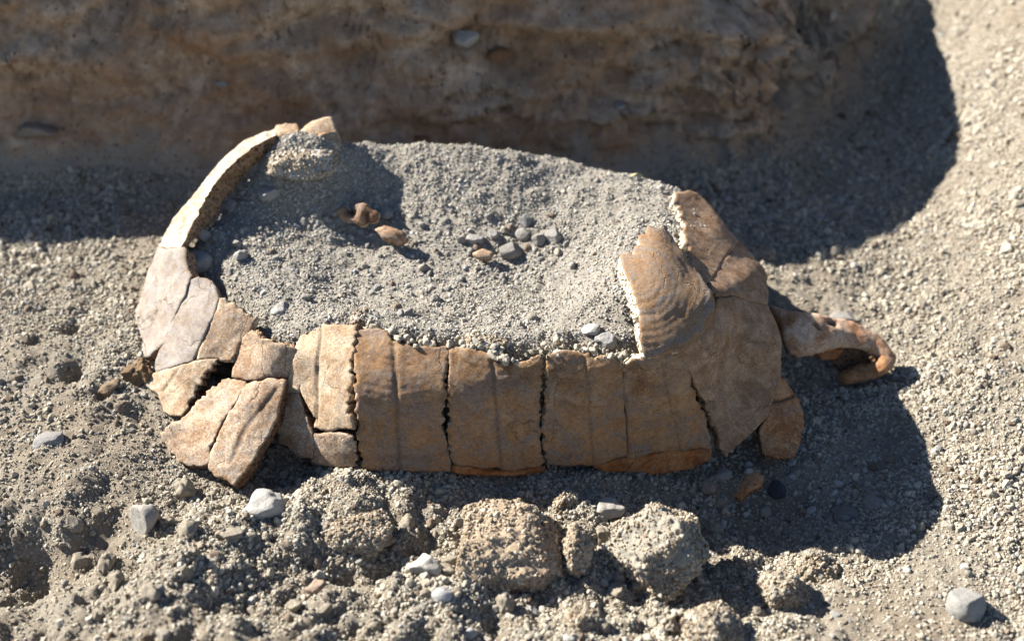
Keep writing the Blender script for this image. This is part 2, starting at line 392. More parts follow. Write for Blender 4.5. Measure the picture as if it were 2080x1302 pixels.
def bank_top(X, Y): return 10.0 + 0.9 * sstep(-X, 8, 14) - 2.6 * sstep(X, -3, 6) - 0.9 * sstep(X, 6, 10) + 0.25 * fbm2(X, Y, 0.4, 4, 81)
def bank_s(d): return 0.93 * sstep(d, -0.05, 2.5) + 0.07 * sstep(d, -1.0, 0.4)
def bank_d(X, Y):
    w = 0.35 * fbm2(X, Y, 0.35, 3, 41) + (0.2 + 0.35 * sstep(X, 3.5, 6.5)) * fbm2(X, Y, 0.8, 3, 43)
    return poly_dist(X, Y, BANKP) + w

# soil inside the shell
MA = [(650,668,3.25),(740,662,3.35),(912,692,3.35),(1100,702,3.3),(1200,700,3.35),(1250,700,3.4),(1290,700,3.3),(900,600,3.05),(1100,600,3.05),(700,600,3.05),
      (550,630,2.95),(480,590,2.9),(450,550,3.0),(400,510,3.15),(450,440,3.55),(520,380,4.05),(560,300,4.95),(590,292,5.08),(655,296,5.08),(700,312,4.75),(745,283,4.55),(850,290,4.6),
      (1000,307,4.6),(1150,325,4.3),(1300,358,4.15),(1380,388,4.0),(900,400,3.9),(1050,470,3.45),(1200,420,3.95),(1300,430,4.05),(1370,450,3.95),(1240,550,3.85),
      (1270,640,3.6),(1180,560,3.35),(600,450,3.45),(700,430,3.65),(600,520,3.15),(530,330,4.5),(760,380,4.0),(1420,500,3.9),(1400,600,3.5),(1480,600,3.0),(560,700,2.6),(450,700,1.7)]
mp = [at_z(a, b, c) for a, b, c in MA]
T_mound = TPS([p[:2] for p in mp], [p[2] for p in mp], 1e-3)
MPOLY_UVZ = [(396,512,3.1),(398,478,3.4),(440,430,3.7),(480,375,4.1),(530,320,4.6),(560,292,4.9),(600,285,5.0),(660,290,5.0),(700,300,4.7),(745,284,4.6),(850,288,4.6),(1000,304,4.6),
             (1150,322,4.3),(1300,355,4.15),(1385,385,4.0),(1440,450,3.7),(1480,530,3.5),(1500,600,3.0),(1480,680,2.6),(1400,712,3.0),(1300,712,3.3),(1200,712,3.3),
             (1100,712,3.25),(1000,712,3.25),(912,702,3.3),(800,688,3.3),(730,672,3.3),(650,672,3.2),(590,690,2.9),(520,668,2.8),(505,650,2.9),(450,590,3.0),(430,570,3.0),(392,548,3.05)]
MPOLY = [tuple(at_z(*p)[:2]) for p in MPOLY_UVZ]
def z_mound(X, Y, fine=True):
    d = poly_dist(X, Y, MPOLY)
    z = T_mound(np.stack([X, Y], -1))
    if fine:
        z = z + 0.13 * fbm2(X, Y, 0.8, 3, 5) + 0.14 * np.abs(fbm2(X, Y, 2.0, 4, 6)) + 0.05 * fbm2(X, Y, 5.0, 3, 7)
    out = np.clip(-d, 0, None)
    steep = np.where(Y > 1.5, 1.4, 4.5)
    z = z + 0.16 * np.exp(-((d - 0.25) / 0.28) ** 2) * sstep(-Y, 0.5, 1.6) * (1 + 0.8 * fbm2(X, Y, 1.2, 3, 13))
    rnd = 0.12 * np.clip(0.35 - d, 0, 0.35) ** 2 / 0.1225
    return z - out * steep - rnd, d
def z_total(X, Y):
    zg = z_ground(X, Y); zm, d = z_mound(X, Y)
    S = bank_s(bank_d(X, Y))
    zg = zg * (1 - S) + bank_top(X, Y) * S
    return np.where(d > -1.5, np.maximum(zg, zm), zg)
def hit(u, v):
    t = np.linspace(20, 60, 1600)
    P = at_depth(np.full_like(t, u), np.full_like(t, v), t)
    below = P[:, 2] < z_total(P[:, 0], P[:, 1])
    i = int(np.argmax(below)) if below.any() else 800
    return P[i]

def grid_mesh(xs, ys):
    nx, ny = len(xs), len(ys)
    X, Y = np.meshgrid(xs, ys)
    idx = np.arange(nx * ny).reshape(ny, nx)
    F = np.stack([idx[:-1, :-1], idx[:-1, 1:], idx[1:, 1:], idx[1:, :-1]], -1).reshape(-1, 4)
    return X.ravel(), Y.ravel(), F

def view_mask(P):
    u, v = project(P)
    mx = np.minimum(u + 320, 2400 - u); my = np.minimum(v + 260, 1620 - v)
    return (np.minimum(mx, my) > 0) & ((P - CAM) @ FW > 5)

xs = np.concatenate([-18 - np.geomspace(1, 60, 12)[::-1], np.arange(-18, 18, 0.075), 18 + np.geomspace(1, 60, 12)])
ys = np.concatenate([-11 - np.geomspace(1, 40, 10)[::-1], np.arange(-11, 6.8, 0.07), np.arange(6.8, 12.2, 0.035), np.arange(12.2, 19, 0.12), 19 + np.geomspace(1, 80, 14)])
X, Y, F = grid_mesh(xs, ys)
Z = z_ground(X, Y) + 0.035 * fbm2(X, Y, 5.5, 3, 97) + 0.02 * vnoise(np.stack([X * 13, Y * 13, X * 0], -1), 98)
D = bank_d(X, Y)
S = bank_s(D)
Zb = Z * (1 - S) + bank_top(X, Y) * S
P = np.stack([X, Y, Zb], -1)
# the bank face is gouged and layered: push it in and out horizontally
face = S * (1 - S) * 4
D2d = D.reshape(len(ys), len(xs)); gy_, gx_ = np.gradient(D2d, ys, xs); gl = np.hypot(gx_, gy_) + 1e-6
gx_ = (gx_ / gl).ravel(); gy_ = (gy_ / gl).ravel()
off = 0.85 * fbm(P * np.array([0.6, 0.6, 1.0]), 0.75, 4, 51) + 0.50 * fbm(P * np.array([0.6, 0.6, 2.0]), 1.7, 5, 61, 0.6) + 0.22 * np.abs(fbm(P, 2.6, 4, 71))
off = off * (1 + 0.9 * sstep(X, 3, 6)) + 0.3 * sstep(X, 3, 6) * np.abs(fbm(P, 2.2, 4, 75)) + 0.12 * fbm(P, 4.5, 3, 76)
off = off + 0.5 * fbm(P * np.array([1.0, 1.0, 1.6]), 0.42, 3, 79) + 0.22 * np.clip(fbm(P * np.array([0.35, 0.35, 1.8]), 1.0, 3, 80) * 2.5, -1, 1)
P[:, 0] -= face * off * gx_; P[:, 1] -= face * off * gy_
P[:, 2] += 0.06 * fbm2(X, Y, 2.2, 3, 83) * S
fd = D[F].mean(1)
def submesh(P, F, sel, extra):
    Fs = F[sel]; used = np.unique(Fs); mp_ = np.full(len(P), -1); mp_[used] = np.arange(len(used))
    return P[used], mp_[Fs], {k: a[used] for k, a in extra.items()}
vm = view_mask(P)
u_, v_ = project(P)
# attributes that steer the grain scatter
pat = fbm2(X, Y, 0.55, 4, 95)
dens = np.where(vm, np.clip(0.75 + 1.3 * pat, 0.42, 1.0), 0.0)
inner = poly_dist(X, Y, MPOLY)
dens = np.where(inner > 0.5, 0, dens)
gs = 0.95 + 0.5 * fbm2(X, Y, 0.6, 3, 91) + 0.25 * pat
gs = gs * (1 - 0.12 * sstep(-Y, 2, 7))
ground_V, ground_F, at_ = submesh(P, F, fd <= 0.0, {'dens': dens, 'gsize': gs})
me = mesh_np('ground', ground_V, ground_F, [M_ground], attrs=at_)
ground = link(bpy.data.objects.new('ground', me)); tag(ground, 'grey granular volcanic soil of the trench floor', kind='structure')
bank_V, bank_F, ab_ = submesh(P, F, fd > 0.0, {'dens': np.where(vm, 0.35 + 0.4 * fbm2(X, Y, 0.5, 3, 17).clip(-.5, 1) + 1.2 * sstep(X, 6.5, 8.5) + 1.2 * (1 - sstep(D, 0.1, 0.6)), 0), 'gsize': gs * 0.9, 'foot': np.clip(1 - sstep(D + 0.5 * fbm2(X, Y, 1.5, 3, 47), 0.0, 0.55) + sstep(X + 1.2 * fbm2(X, Y, 0.8, 3, 48), 7.4, 8.8), 0, 1)})
me = mesh_np('earth_bank', bank_V, bank_F, [M_bank], attrs=ab_)
bank = link(bpy.data.objects.new('earth_bank', me)); tag(bank, 'shaded brown earth bank rising behind the shell', kind='structure')

x2 = np.arange(-9.3, 8.2, 0.05); y2 = np.arange(-4.5, 8.2, 0.05)
X2, Y2, F2 = grid_mesh(x2, y2)
Z2, D2 = z_mound(X2, Y2)
Pm = np.stack([X2, Y2, Z2], -1)
sel = (D2[F2].min(1) > -1.6) & (Z2[F2].max(1) > 0.0)
gm = 0.78 + 0.25 * fbm2(X2, Y2, 0.7, 3, 93)
mv, mf, am = submesh(Pm, F2, sel, {'dens': np.where(D2 > -1.5, np.clip(0.85 + 1.2 * fbm2(X2, Y2, 0.7, 4, 94), 0.5, 1), 0.0), 'gsize': gm})
me = mesh_np('soil_fill', mv, mf, [M_fill], attrs=am)
fill = link(bpy.data.objects.new('soil_fill', me)); tag(fill, 'fine grey soil filling the broken shell', kind='structure')

# ---------------------------------------------------------------- grains
def rock_mesh(name, mat, sub=2, seed=0, rough=0.25, flat=0.0, facets=5, norm=1.0, smooth=True):
    import bmesh
    bm = bmesh.new(); bmesh.ops.create_icosphere(bm, subdivisions=sub, radius=1.0)
    V = np.array([v.co[:] for v in bm.verts]); F = np.array([[v.index for v in f.verts] for f in bm.faces]); bm.free()
    r = np.random.default_rng(seed)
    for k in range(facets):                       # chip flat facets off
        n = r.normal(size=3); n /= np.linalg.norm(n); h = r.uniform(0.5, 0.85)
        d = V @ n; V = V - np.outer(np.clip(d - h, 0, None), n) * 0.96
    V = V * (1 + rough * fbm(V + seed * 3.1, 1.3, 4, seed)[:, None])
    V = V * np.array([1.0, r.uniform(0.7, 0.95), r.uniform(0.6, 0.85) * (1 - flat)])
    V = V / np.abs(V).max() * norm
    return mesh_np(name, V, F, [mat], smooth=smooth)
def proto_collection(name, mat, n=7):
    c = bpy.data.collections.new(name)
    for k in range(n):
        me = rock_mesh('grain', mat, 2, 100 + k + len(name) * 7, 0.6, 0.0, 9, smooth=False)
        o = bpy.data.objects.new('grain', me); c.objects.link(o)
    return c
PC_g = proto_collection('ash grains', M_grain); PC_c = proto_collection('clod grains', M_grainc); PC_f = proto_collection('fill grains', M_grainf); PC_b = proto_collection('bank grains', M_grainb)

def scatter_group(name, coll, density, smin, smax, power, seed, sink=0.2):
    g = bpy.data.node_groups.new(name, 'GeometryNodeTree')
    g.interface.new_socket('Geometry', in_out='INPUT', socket_type='NodeSocketGeometry')
    g.interface.new_socket('Geometry', in_out='OUTPUT', socket_type='NodeSocketGeometry')
    N, L = g.nodes, g.links
    gi = N.new('NodeGroupInput'); go = N.new('NodeGroupOutput')
    dp = N.new('GeometryNodeDistributePointsOnFaces'); dp.inputs['Seed'].default_value = seed
    da = N.new('GeometryNodeInputNamedAttribute'); da.data_type = 'FLOAT'; da.inputs['Name'].default_value = 'dens'
    ml = N.new('ShaderNodeMath'); ml.operation = 'MULTIPLY'; ml.inputs[1].default_value = density
    L.new(gi.outputs[0], dp.inputs['Mesh']); L.new(da.outputs['Attribute'], ml.inputs[0]); L.new(ml.outputs[0], dp.inputs['Density'])
    ci = N.new('GeometryNodeCollectionInfo'); ci.inputs['Collection'].default_value = coll
    ci.inputs['Separate Children'].default_value = True; ci.inputs['Reset Children'].default_value = True
    ip = N.new('GeometryNodeInstanceOnPoints'); ip.inputs['Pick Instance'].default_value = True
    L.new(dp.outputs['Points'], ip.inputs['Points']); L.new(ci.outputs[0], ip.inputs['Instance'])
    rr = N.new('FunctionNodeRandomValue'); rr.data_type = 'FLOAT_VECTOR'; rr.inputs['Max'].default_value = (6.28, 6.28, 6.28); rr.inputs['Seed'].default_value = seed + 1
    L.new(rr.outputs['Value'], ip.inputs['Rotation'])
    rs = N.new('FunctionNodeRandomValue'); rs.data_type = 'FLOAT'; rs.inputs['Seed'].default_value = seed + 2
    pw = N.new('ShaderNodeMath'); pw.operation = 'POWER'; pw.inputs[1].default_value = power; L.new(rs.outputs[1], pw.inputs[0])
    mr = N.new('ShaderNodeMath'); mr.operation = 'MULTIPLY_ADD'; mr.inputs[1].default_value = smax - smin; mr.inputs[2].default_value = smin; L.new(pw.outputs[0], mr.inputs[0])
    ga = N.new('GeometryNodeInputNamedAttribute'); ga.data_type = 'FLOAT'; ga.inputs['Name'].default_value = 'gsize'
    m2 = N.new('ShaderNodeMath'); m2.operation = 'MULTIPLY'; L.new(mr.outputs[0], m2.inputs[0]); L.new(ga.outputs['Attribute'], m2.inputs[1])
    L.new(m2.outputs[0], ip.inputs['Scale'])
    L.new(ip.outputs[0], go.inputs[0])
    return g
def scatter(name, label, host_mesh, group, parent=None, mat=None):
    o = bpy.data.objects.new(name, host_mesh)
    link(o, parent)
    md = o.modifiers.new('scatter', 'NODES'); md.node_group = group
    tag(o, label, kind='stuff')
    return o
G1 = scatter_group('fine ash', PC_g, 250, 0.028, 0.080, 2.6, 1)
G1b = scatter_group('coarse ash', PC_g, 10.0, 0.07, 0.16, 2.6, 5)
G2 = scatter_group('fine fill', PC_f, 330, 0.026, 0.072, 2.8, 11)
G2b = scatter_group('coarse fill', PC_f, 4.5, 0.07, 0.13, 2.2, 15)
G3 = scatter_group('bank grit', PC_b, 60, 0.02, 0.075, 3.0, 21)
G4 = scatter_group('clod grit', PC_c, 380, 0.026, 0.078, 2.4, 31)
def cat(o, c): o['category'] = c; return o
cat(scatter('gravel', 'fine grey ash grains covering the trench floor', ground.data, G1), 'gravel')
cat(scatter('gravel', 'coarser ash grit strewn over the trench floor', ground.data, G1b), 'gravel')
cat(scatter('fill_grit', 'fine pale grains lying on the soil inside the shell', fill.data, G2), 'grit')
cat(scatter('fill_grit', 'coarser pale grains lying on the soil inside the shell', fill.data, G2b), 'grit')
cat(scatter('bank_grit', 'brown grit stuck in the face of the earth bank', bank.data, G3), 'grit')

# ---------------------------------------------------------------- bone plates
def smooth1d(n, seed, period):
    r = np.random.default_rng(seed); k = max(3, int(n / period)); a = r.uniform(-1, 1, k)
    x = np.linspace(0, k, n, endpoint=False); i = x.astype(int); f = x - i; f = f * f * (3 - 2 * f)
    return a[i % k] * (1 - f) + a[(i + 1) % k] * f
def resample(poly, step, jit, seed, teeth=(), tamp=5.0):
    pts, tf = [], []
    n = len(poly)
    for i in range(n):
        a = np.array(poly[i], float); b = np.array(poly[(i + 1) % n], float)
        L = np.linalg.norm(b - a); k = max(1, int(round(L / step)))
        for j in range(k):
            pts.append(a + (b - a) * j / k); tf.append(1.0 if i in teeth else 0.0)
    pts = np.array(pts); tf = np.array(tf)
    m = len(pts)
    d = np.roll(pts, -1, 0) - np.roll(pts, 1, 0); nn = np.stack([d[:, 1], -d[:, 0]], -1); nn /= np.linalg.norm(nn, axis=1)[:, None] + 1e-9
    o = 1.9 - 2.6 * tf + jit * (0.45 * smooth1d(m, seed, 14) + 0.55 * smooth1d(m, seed + 1, 5) + 0.6 * smooth1d(m, seed + 2, 1.8))
    tw = smooth1d(m, seed + 5, 1.7) * tamp
    return pts + nn * (o + tw * tf)[:, None]

def plate(name, poly, depth, th, mats, parent=None, label=None, jit=1.6, teeth=(), grooves=(), seed=0, step=3.4, relief=0.03, bevel=0.022,
          lift=0.0, rc=None, ring_amp=0.0, edge_rough=0.06, flare=0.0, dome=0.0):
    B = resample(poly, step, jit, seed, teeth)
    nb = len(B)
    x0, y0 = B.min(0); x1, y1 = B.max(0)
    gx, gy = np.meshgrid(np.arange(x0, x1, step), np.arange(y0, y1, step))
    gx = gx.ravel(); gy = gy.ravel(); r = np.random.default_rng(seed + 3)
    gx = gx + r.uniform(-.25, .25, gx.shape) * step; gy = gy + r.uniform(-.25, .25, gy.shape) * step
    dd = poly_dist(gx, gy, B); k = dd > step * 0.55
    Q = np.vstack([B, np.stack([gx[k], gy[k]], -1)])
    res = delaunay_2d_cdt([Vector(q) for q in Q], [(i, (i + 1) % nb) for i in range(nb)], [list(range(nb))], 1, 1e-4)
    Q = np.array([v[:] for v in res[0]]); T = [f for f in res[2] if len(f) == 3]
    T = np.array(T)
    # ordered boundary
    ed = {}
    for f in T:
        for i in range(3):
            a, b = int(f[i]), int(f[(i + 1) % 3])
            if (b, a) in ed: del ed[(b, a)]
            else: ed[(a, b)] = 1
    u, v = Q[:, 0], Q[:, 1]
    def pos(u, v): return at_depth(u, v, depth(np.stack([u, v], -1)) - lift)
    P0 = pos(u, v)
    du = pos(u + 2, v) - pos(u - 2, v); dv = pos(u, v + 2) - pos(u, v - 2)
    N = np.cross(dv, du); N /= np.linalg.norm(N, axis=1)[:, None]
    s = np.sign((N * (CAM - P0)).sum(1)); N = N * s[:, None]
    # keep offsets usable where the surface turns away from the eye
    db = np.abs(poly_dist(u, v, B)) / 84.0
    t = np.clip(db / bevel, 0, 1); drop = bevel * (1 - np.sqrt(1 - (1 - t) ** 2))
    rel = relief * fbm(P0 + seed, 1.3, 4, seed) + relief * 0.35 * fbm(P0 + seed, 6.0, 3, seed + 4)
    gr = np.zeros(len(u))
    for line, w, dep in grooves:
        wob = 1.6 * vnoise(np.stack([u * 0.06, v * 0.06, u * 0], -1), seed + 8)
        gd = line_dist(u + wob, v + wob, line)
        gg = np.exp(-(gd / w) ** 2); gr = np.maximum(gr, gg * min(1, dep / 0.06)); rel = rel - dep * gg
    ring = np.zeros(len(u))
    if rc is not None:
        c = pos(np.array([rc[0]]), np.array([rc[1]]))[0]
        ring = np.linalg.norm((P0 - c) * np.array([1.0, 1.0, 1.0]), axis=1)
        rel = rel + ring_amp * (np.sin(ring * 36 + 5.0 * fbm(P0, .9, 3, 5)) * (0.5 + fbm(P0, 1.4, 2, 6)) + 0.8 * vnoise(np.stack([ring * 4.5, ring * 0, ring * 0], -1), 3))
    if dome: rel = rel + dome * np.sqrt(np.clip(db / 0.35, 0, 1))
    Pf = P0 + N * (rel - drop)[:, None]
    Pb = P0 - N * (th + 0 * drop)[:, None]
    if flare:                                       # inner face reaches past the outer one at the rim
        cen = P0.mean(0); out = P0 - cen; out -= N * (out * N).sum(1)[:, None]; out /= np.linalg.norm(out, axis=1)[:, None] + 1e-9
        Pb = Pb + out * (flare * (1 - np.clip(db / 0.3, 0, 1)))[:, None]
    n = len(Pf)
    V = [Pf, Pb + N * (0.04 * fbm(P0, 2, 3, seed + 9))[:, None]]
    F = [tuple(f) for f in T] + [tuple(int(i) + n for i in f[::-1]) for f in T]
    # orientation of the front faces
    a, b_, c_ = T[0]; fn = np.cross(Pf[b_] - Pf[a], Pf[c_] - Pf[a])
    flip = np.dot(fn, N[a]) < 0
    mid = [0] * len(T) + [1] * len(T)
    bs = sorted({i for e in ed for i in e}); bi = {q: j for j, q in enumerate(bs)}
    bs_ = np.array(bs); KR = 5 if th > 0.12 else 3
    rings_idx = [bs_]
    cen = P0.mean(0); out = P0[bs_] - cen; out -= N[bs_] * (out * N[bs_]).sum(1)[:, None]; out /= np.linalg.norm(out, axis=1)[:, None] + 1e-9
    base = 2 * n
    for k in range(1, KR):
        f = k / KR
        R = Pf[bs_] * (1 - f) + V[1][bs_] * f
        R = R + out * (edge_rough * (fbm(R * 1.0, 5.5, 3, seed + 11) * 1.3 - 0.25) * math.sin(math.pi * f) * 1.6)[:, None]
        V.append(R); rings_idx.append(np.arange(base, base + len(bs_))); base += len(bs_)
    rings_idx.append(bs_ + n)
    for (a, b) in ed:
        for k in range(KR):
            F.append((int(rings_idx[k][bi[a]]), int(rings_idx[k + 1][bi[a]]), int(rings_idx[k + 1][bi[b]]), int(rings_idx[k][bi[b]]))); mid.append(1)
    if flip:
        F = [tuple(reversed(f)) for f in F]
    V = np.vstack(V)
    ga = np.zeros(len(V)); ga[:n] = gr * 0.9; ra = np.zeros(len(V)); ra[:n] = ring
    o = centred(name, V, F, mats, mid, parent, {'groove': ga, 'ring': ra})
    if label: o['label'] = label
    return o

def tps_px(anchors):
    p = [(a, b) for a, b, c in anchors]; d = [float(zc_from_z(a, b, c)) for a, b, c in anchors]
    return TPS(p, d, 1e-4)

SHELL = tps_px([(730,955,.85),(820,958,.8),(912,957,.8),(1010,955,.8),(1107,945,.8),(1190,945,.8),(1273,930,.78),(1360,925,.75),(1445,927,.65),
                (723,815,2.5),(912,820,2.5),(1107,820,2.45),(1270,815,2.42),(1420,800,2.25),
                (726,665,3.62),(820,690,3.55),(912,705,3.5),(1010,715,3.5),(1107,715,3.5),(1200,715,3.55),(1273,722,3.6),(1310,715,3.7),(1380,712,3.65),
                (1478,927,.6),(1526,879,.95),(1561,841,1.2),(1581,785,1.65),(1588,735,2.05),(1591,689,2.4),(1576,655,2.65),(1561,621,2.9),(1500,760,2.15),(1500,690,3.0),(1450,640,3.85),
                (1450,600,4.1),(1540,700,2.75),(1540,600,3.15),(1560,555,2.75),(1520,560,3.4),(1530,515,2.9),(1500,488,3.2),(1470,560,3.85),(1460,440,3.6),(1430,405,3.8),(1400,387,4.05),(1372,392,4.25),
                (1385,450,4.2),(1420,480,4.0),(1395,510,4.4),(1410,545,4.3),(1345,465,4.75),(1300,485,4.75),(1262,515,4.7),(1300,600,4.45),(1350,560,4.6),(1380,640,4.1),(1300,680,4.0)])
A_S = tps_px([(620,655,3.15),(665,660,3.45),(726,662,3.66),(575,800,1.9),(600,712,2.88),(588,759,2.38),(640,760,2.55),(708,825,2.35),(716,740,3.1),(567,870,1.15),(640,868,1.55),(719,876,1.85),(724,945,.95),(640,940,.75),(565,905,.6)])
B_S = tps_px([(511,670,3.05),(600,710,2.92),(493,688,2.75),(545,720,2.75),(470,766,2.05),(585,768,2.28),(530,770,2.25)])
C_S = tps_px([(470,768,2.0),(497,787,2.05),(550,770,2.3),(580,775,2.3),(560,850,1.7),(520,925,1.2),(475,982,.75),(425,948,.85),(365,935,.75),(324,878,1.05),(380,835,1.35),(420,800,1.7),(450,870,1.45)])
D_S = tps_px([(387,567,3.3),(419,567,3.35),(444,604,3.25),(480,625,3.2),(521,642,3.1),(507,671,2.85),(288,770,1.25),(317,727,1.75),(341,674,2.3),(377,604,3.0),(331,835,1.0),(370,844,1.2),(391,809,1.5),(444,731,2.3),(475,717,2.5),(400,660,2.8),(360,750,1.9)])
E_S = tps_px([(318,503,3.1),(335,507,3.35),(375,505,3.6),(380,550,3.35),(344,667,2.35),(335,697,2.1),(279,727,1.4),(247,680,1.35),(275,632,1.75),(301,550,2.6),(330,600,2.7)])

shell = bpy.data.objects.new('tortoise_shell', None); shell.location = Vector((0.0, 0.5, 0.8)); link(shell)
tag(shell, 'large broken brown and cream tortoise shell half buried and filled with grey soil', 'tortoise shell')
bpy.context.view_layer.update()
def sp(*a, **k):
    lb = k.get('label', '')
    nm = 'scute' if 'banded' in lb else 'foot_strip' if ('strip' in lb or 'sliver' in lb) else 'chip' if ('chip' in lb or 'broken face' in lb) else 'peak_plate' if 'peak' in lb else 'shell_plate'
    return plate(nm, *a, parent=shell, **k)

# front wall, left to right
sp([(624,657),(640,661),(655,659),(690,660),(726,662),(722,700),(715,740),(712,780),(708,825),(712,850),(718,872),(690,870),(668,875),(640,866),(641,850),(626,825),(613,800),(609,782),(604,800),(576,800),(588,759),(599,710),(610,680)],
   A_S, .34, [B_cream, E_brown], label='cream front plate with a crescent crack', teeth=(4,5,6,7,8), seed=11,
   grooves=[([(650,664),(644,760),(642,860)], 3.0, .05), ([(690,664),(690,870)], 9, .012)], relief=.04)
sp([(576,802),(604,802),(610,820),(616,838),(628,868),(634,880),(633,930),(605,925),(585,905),(566,898),(563,876),(567,850)],
   A_S, .34, [B_left, E_dark], label='small tan plate beneath the crescent crack', seed=12, relief=.05, lift=.05)
sp([(634,884),(670,880),(700,884),(720,893),(725,945),(700,948),(660,946),(634,938)], A_S, .32, [B_left, E_dark], label='small low brown plate under the cream plate', teeth=(3,), seed=13, relief=.04)
sp([(726,672),(748,668),(770,667),(785,671),(790,682),(795,694),(820,698),(850,704),(880,708),(911,704),(910,740),(907,784),(903,830),(898,861),(901,890),(906,910),(914,938),(914,956),(850,957),(780,958),(741,960),(733,930),(728,890),(725,860),(720,815),(721,754),(723,700)],
   SHELL, .36, [B_brown, E_pale], label='front plate with a toothed left edge and greyish top', teeth=(9,10,11,12,13,19,20,21,22,23,24), seed=14, relief=.03, rc=(820,600), ring_amp=.006,
   grooves=[([(798,700),(803,760),(806,850),(812,955)], 5, .03)])
sp([(915,705),(940,708),(960,710),(985,716),(1002,722),(1008,736),(1030,741),(1055,738),(1080,729),(1104,719),(1102,760),(1100,790),(1099,830),(1097,861),(1100,900),(1106,938),(1095,947),(1060,951),(1045,957),(1020,955),(1010,947),(985,950),(950,945),(925,943),(914,925),(910,880),(911,846),(909,800),(913,750)],
   SHELL, .36, [B_brown, E_pale], label='middle front plate with a notch in its top edge', teeth=(9,10,11,12,13,14,24,25,26), seed=15, relief=.03, rc=(1000,560), ring_amp=.006,
   grooves=[([(1000,735),(1006,800),(1010,870),(1020,955)], 4, .03)])
sp([(1112,722),(1130,716),(1150,712),(1172,714),(1185,722),(1195,718),(1206,730),(1220,722),(1245,726),(1258,738),(1264,760),(1267,815),(1271,876),(1272,922),(1240,934),(1215,944),(1180,943),(1150,946),(1112,943),(1104,900),(1102,861),(1107,800),(1110,760)],
   SHELL, .36, [B_brown, E_pale], label='front plate with an ash crusted top right corner', teeth=(18,19,20,21), seed=16, relief=.035, rc=(1190,640), ring_amp=.006,
   grooves=[([(1188,725),(1196,820),(1205,945)], 3.5, .022)])
sp([(1266,748),(1284,730),(1308,731),(1340,727),(1374,722),(1394,740),(1403,760),(1409,792),(1428,834),(1439,865),(1441,896),(1444,912),(1420,908),(1385,914),(1353,914),(1318,921),(1290,932),(1276,930),(1275,876),(1270,815)],
   SHELL, .36, [B_brown, E_pale], label='brown front plate beside the slanting dark seam', teeth=(6,7,8,9), seed=17, relief=.03, rc=(1330,640), ring_amp=.006,
   grooves=[([(1345,735),(1352,780),(1368,850),(1382,915)], 2.2, .03), ([(1276,920),(1270,800)], 3, .03)])
# orange remnants along the foot of the wall
sp([(1205,948),(1240,938),(1275,930),(1318,924),(1353,918),(1385,918),(1420,912),(1444,916),(1443,930),(1405,950),(1375,955),(1346,962),(1300,958),(1260,958),(1225,956)],
   SHELL, .30, [B_orange, E_brown], label='low orange strip along the foot of the front wall', seed=18, relief=.05, lift=-.06, jit=2.2)
sp([(918,947),(950,950),(985,954),(1040,959),(1105,948),(1108,958),(1060,965),(1000,965),(940,963),(918,958)], SHELL, .28, [B_orange, E_brown],
   label='thin reddish sliver under the middle plate', seed=19, relief=.03, lift=-.08)
# right end
sp([(1310,729),(1345,721),(1380,712),(1418,688),(1440,655),(1452,630),(1462,604),(1487,600),(1533,614),(1559,620),(1576,655),(1588,689),(1586,744),(1581,785),(1568,813),(1561,841),(1543,862),(1526,879),(1502,903),(1478,928),(1468,918),(1458,890),(1447,855),(1424,803),(1409,772),(1401,750),(1376,722),(1345,727)],
   SHELL, .34, [B_right, E_brown], label='large rounded tan plate at the right end narrowing to a point', teeth=(18,19,20,21,22), seed=20, relief=.035,
   grooves=[([(1500,680),(1530,695),(1580,700)], 2.2, .02), ([(1490,640),(1540,650)], 3, .012)], rc=(1400,600), ring_amp=.004)
sp([(1372,391),(1385,390),(1400,387),(1415,392),(1432,406),(1460,441),(1480,466),(1500,490),(1484,508),(1468,530),(1455,552),(1440,570),(1425,563),(1410,548),(1400,520),(1392,500),(1390,470),(1381,435),(1374,410)],
   SHELL, .30, [B_right, E_pale], label='upright pointed plate standing highest at the right end', seed=21, relief=.03, teeth=(13,14,15,16,17,18), edge_rough=.08)
sp([(1502,491),(1530,518),(1550,540),(1559,560),(1561,590),(1559,617),(1533,611),(1490,597),(1462,600),(1452,590),(1442,573),(1457,553),(1470,531),(1486,509)],
   SHELL, .30, [B_right, E_brown], label='small tan plate below the pointed plate', seed=22, relief=.03)
sp([(1262,516),(1276,513),(1288,517),(1291,501),(1301,497),(1298,479),(1312,475),(1317,458),(1329,461),(1347,462),(1362,478),(1378,500),(1400,533),(1428,566),(1446,590),(1453,612),(1450,636),(1438,662),(1418,690),(1398,704),(1380,714),(1356,718),(1345,723),(1325,725),(1310,729),(1303,700),(1299,660),(1298,630),(1292,605),(1281,575),(1268,548)],
   SHELL, .42, [B_scute, E_pale], label='overlapping banded plate with curved growth lines and a crumbly pale edge', seed=23, relief=.03, lift=.20, rc=(1275,560), ring_amp=.005,
   jit=2.2, edge_rough=.12, flare=.12, grooves=[([(1298,640),(1330,636)], 2.5, .03)])

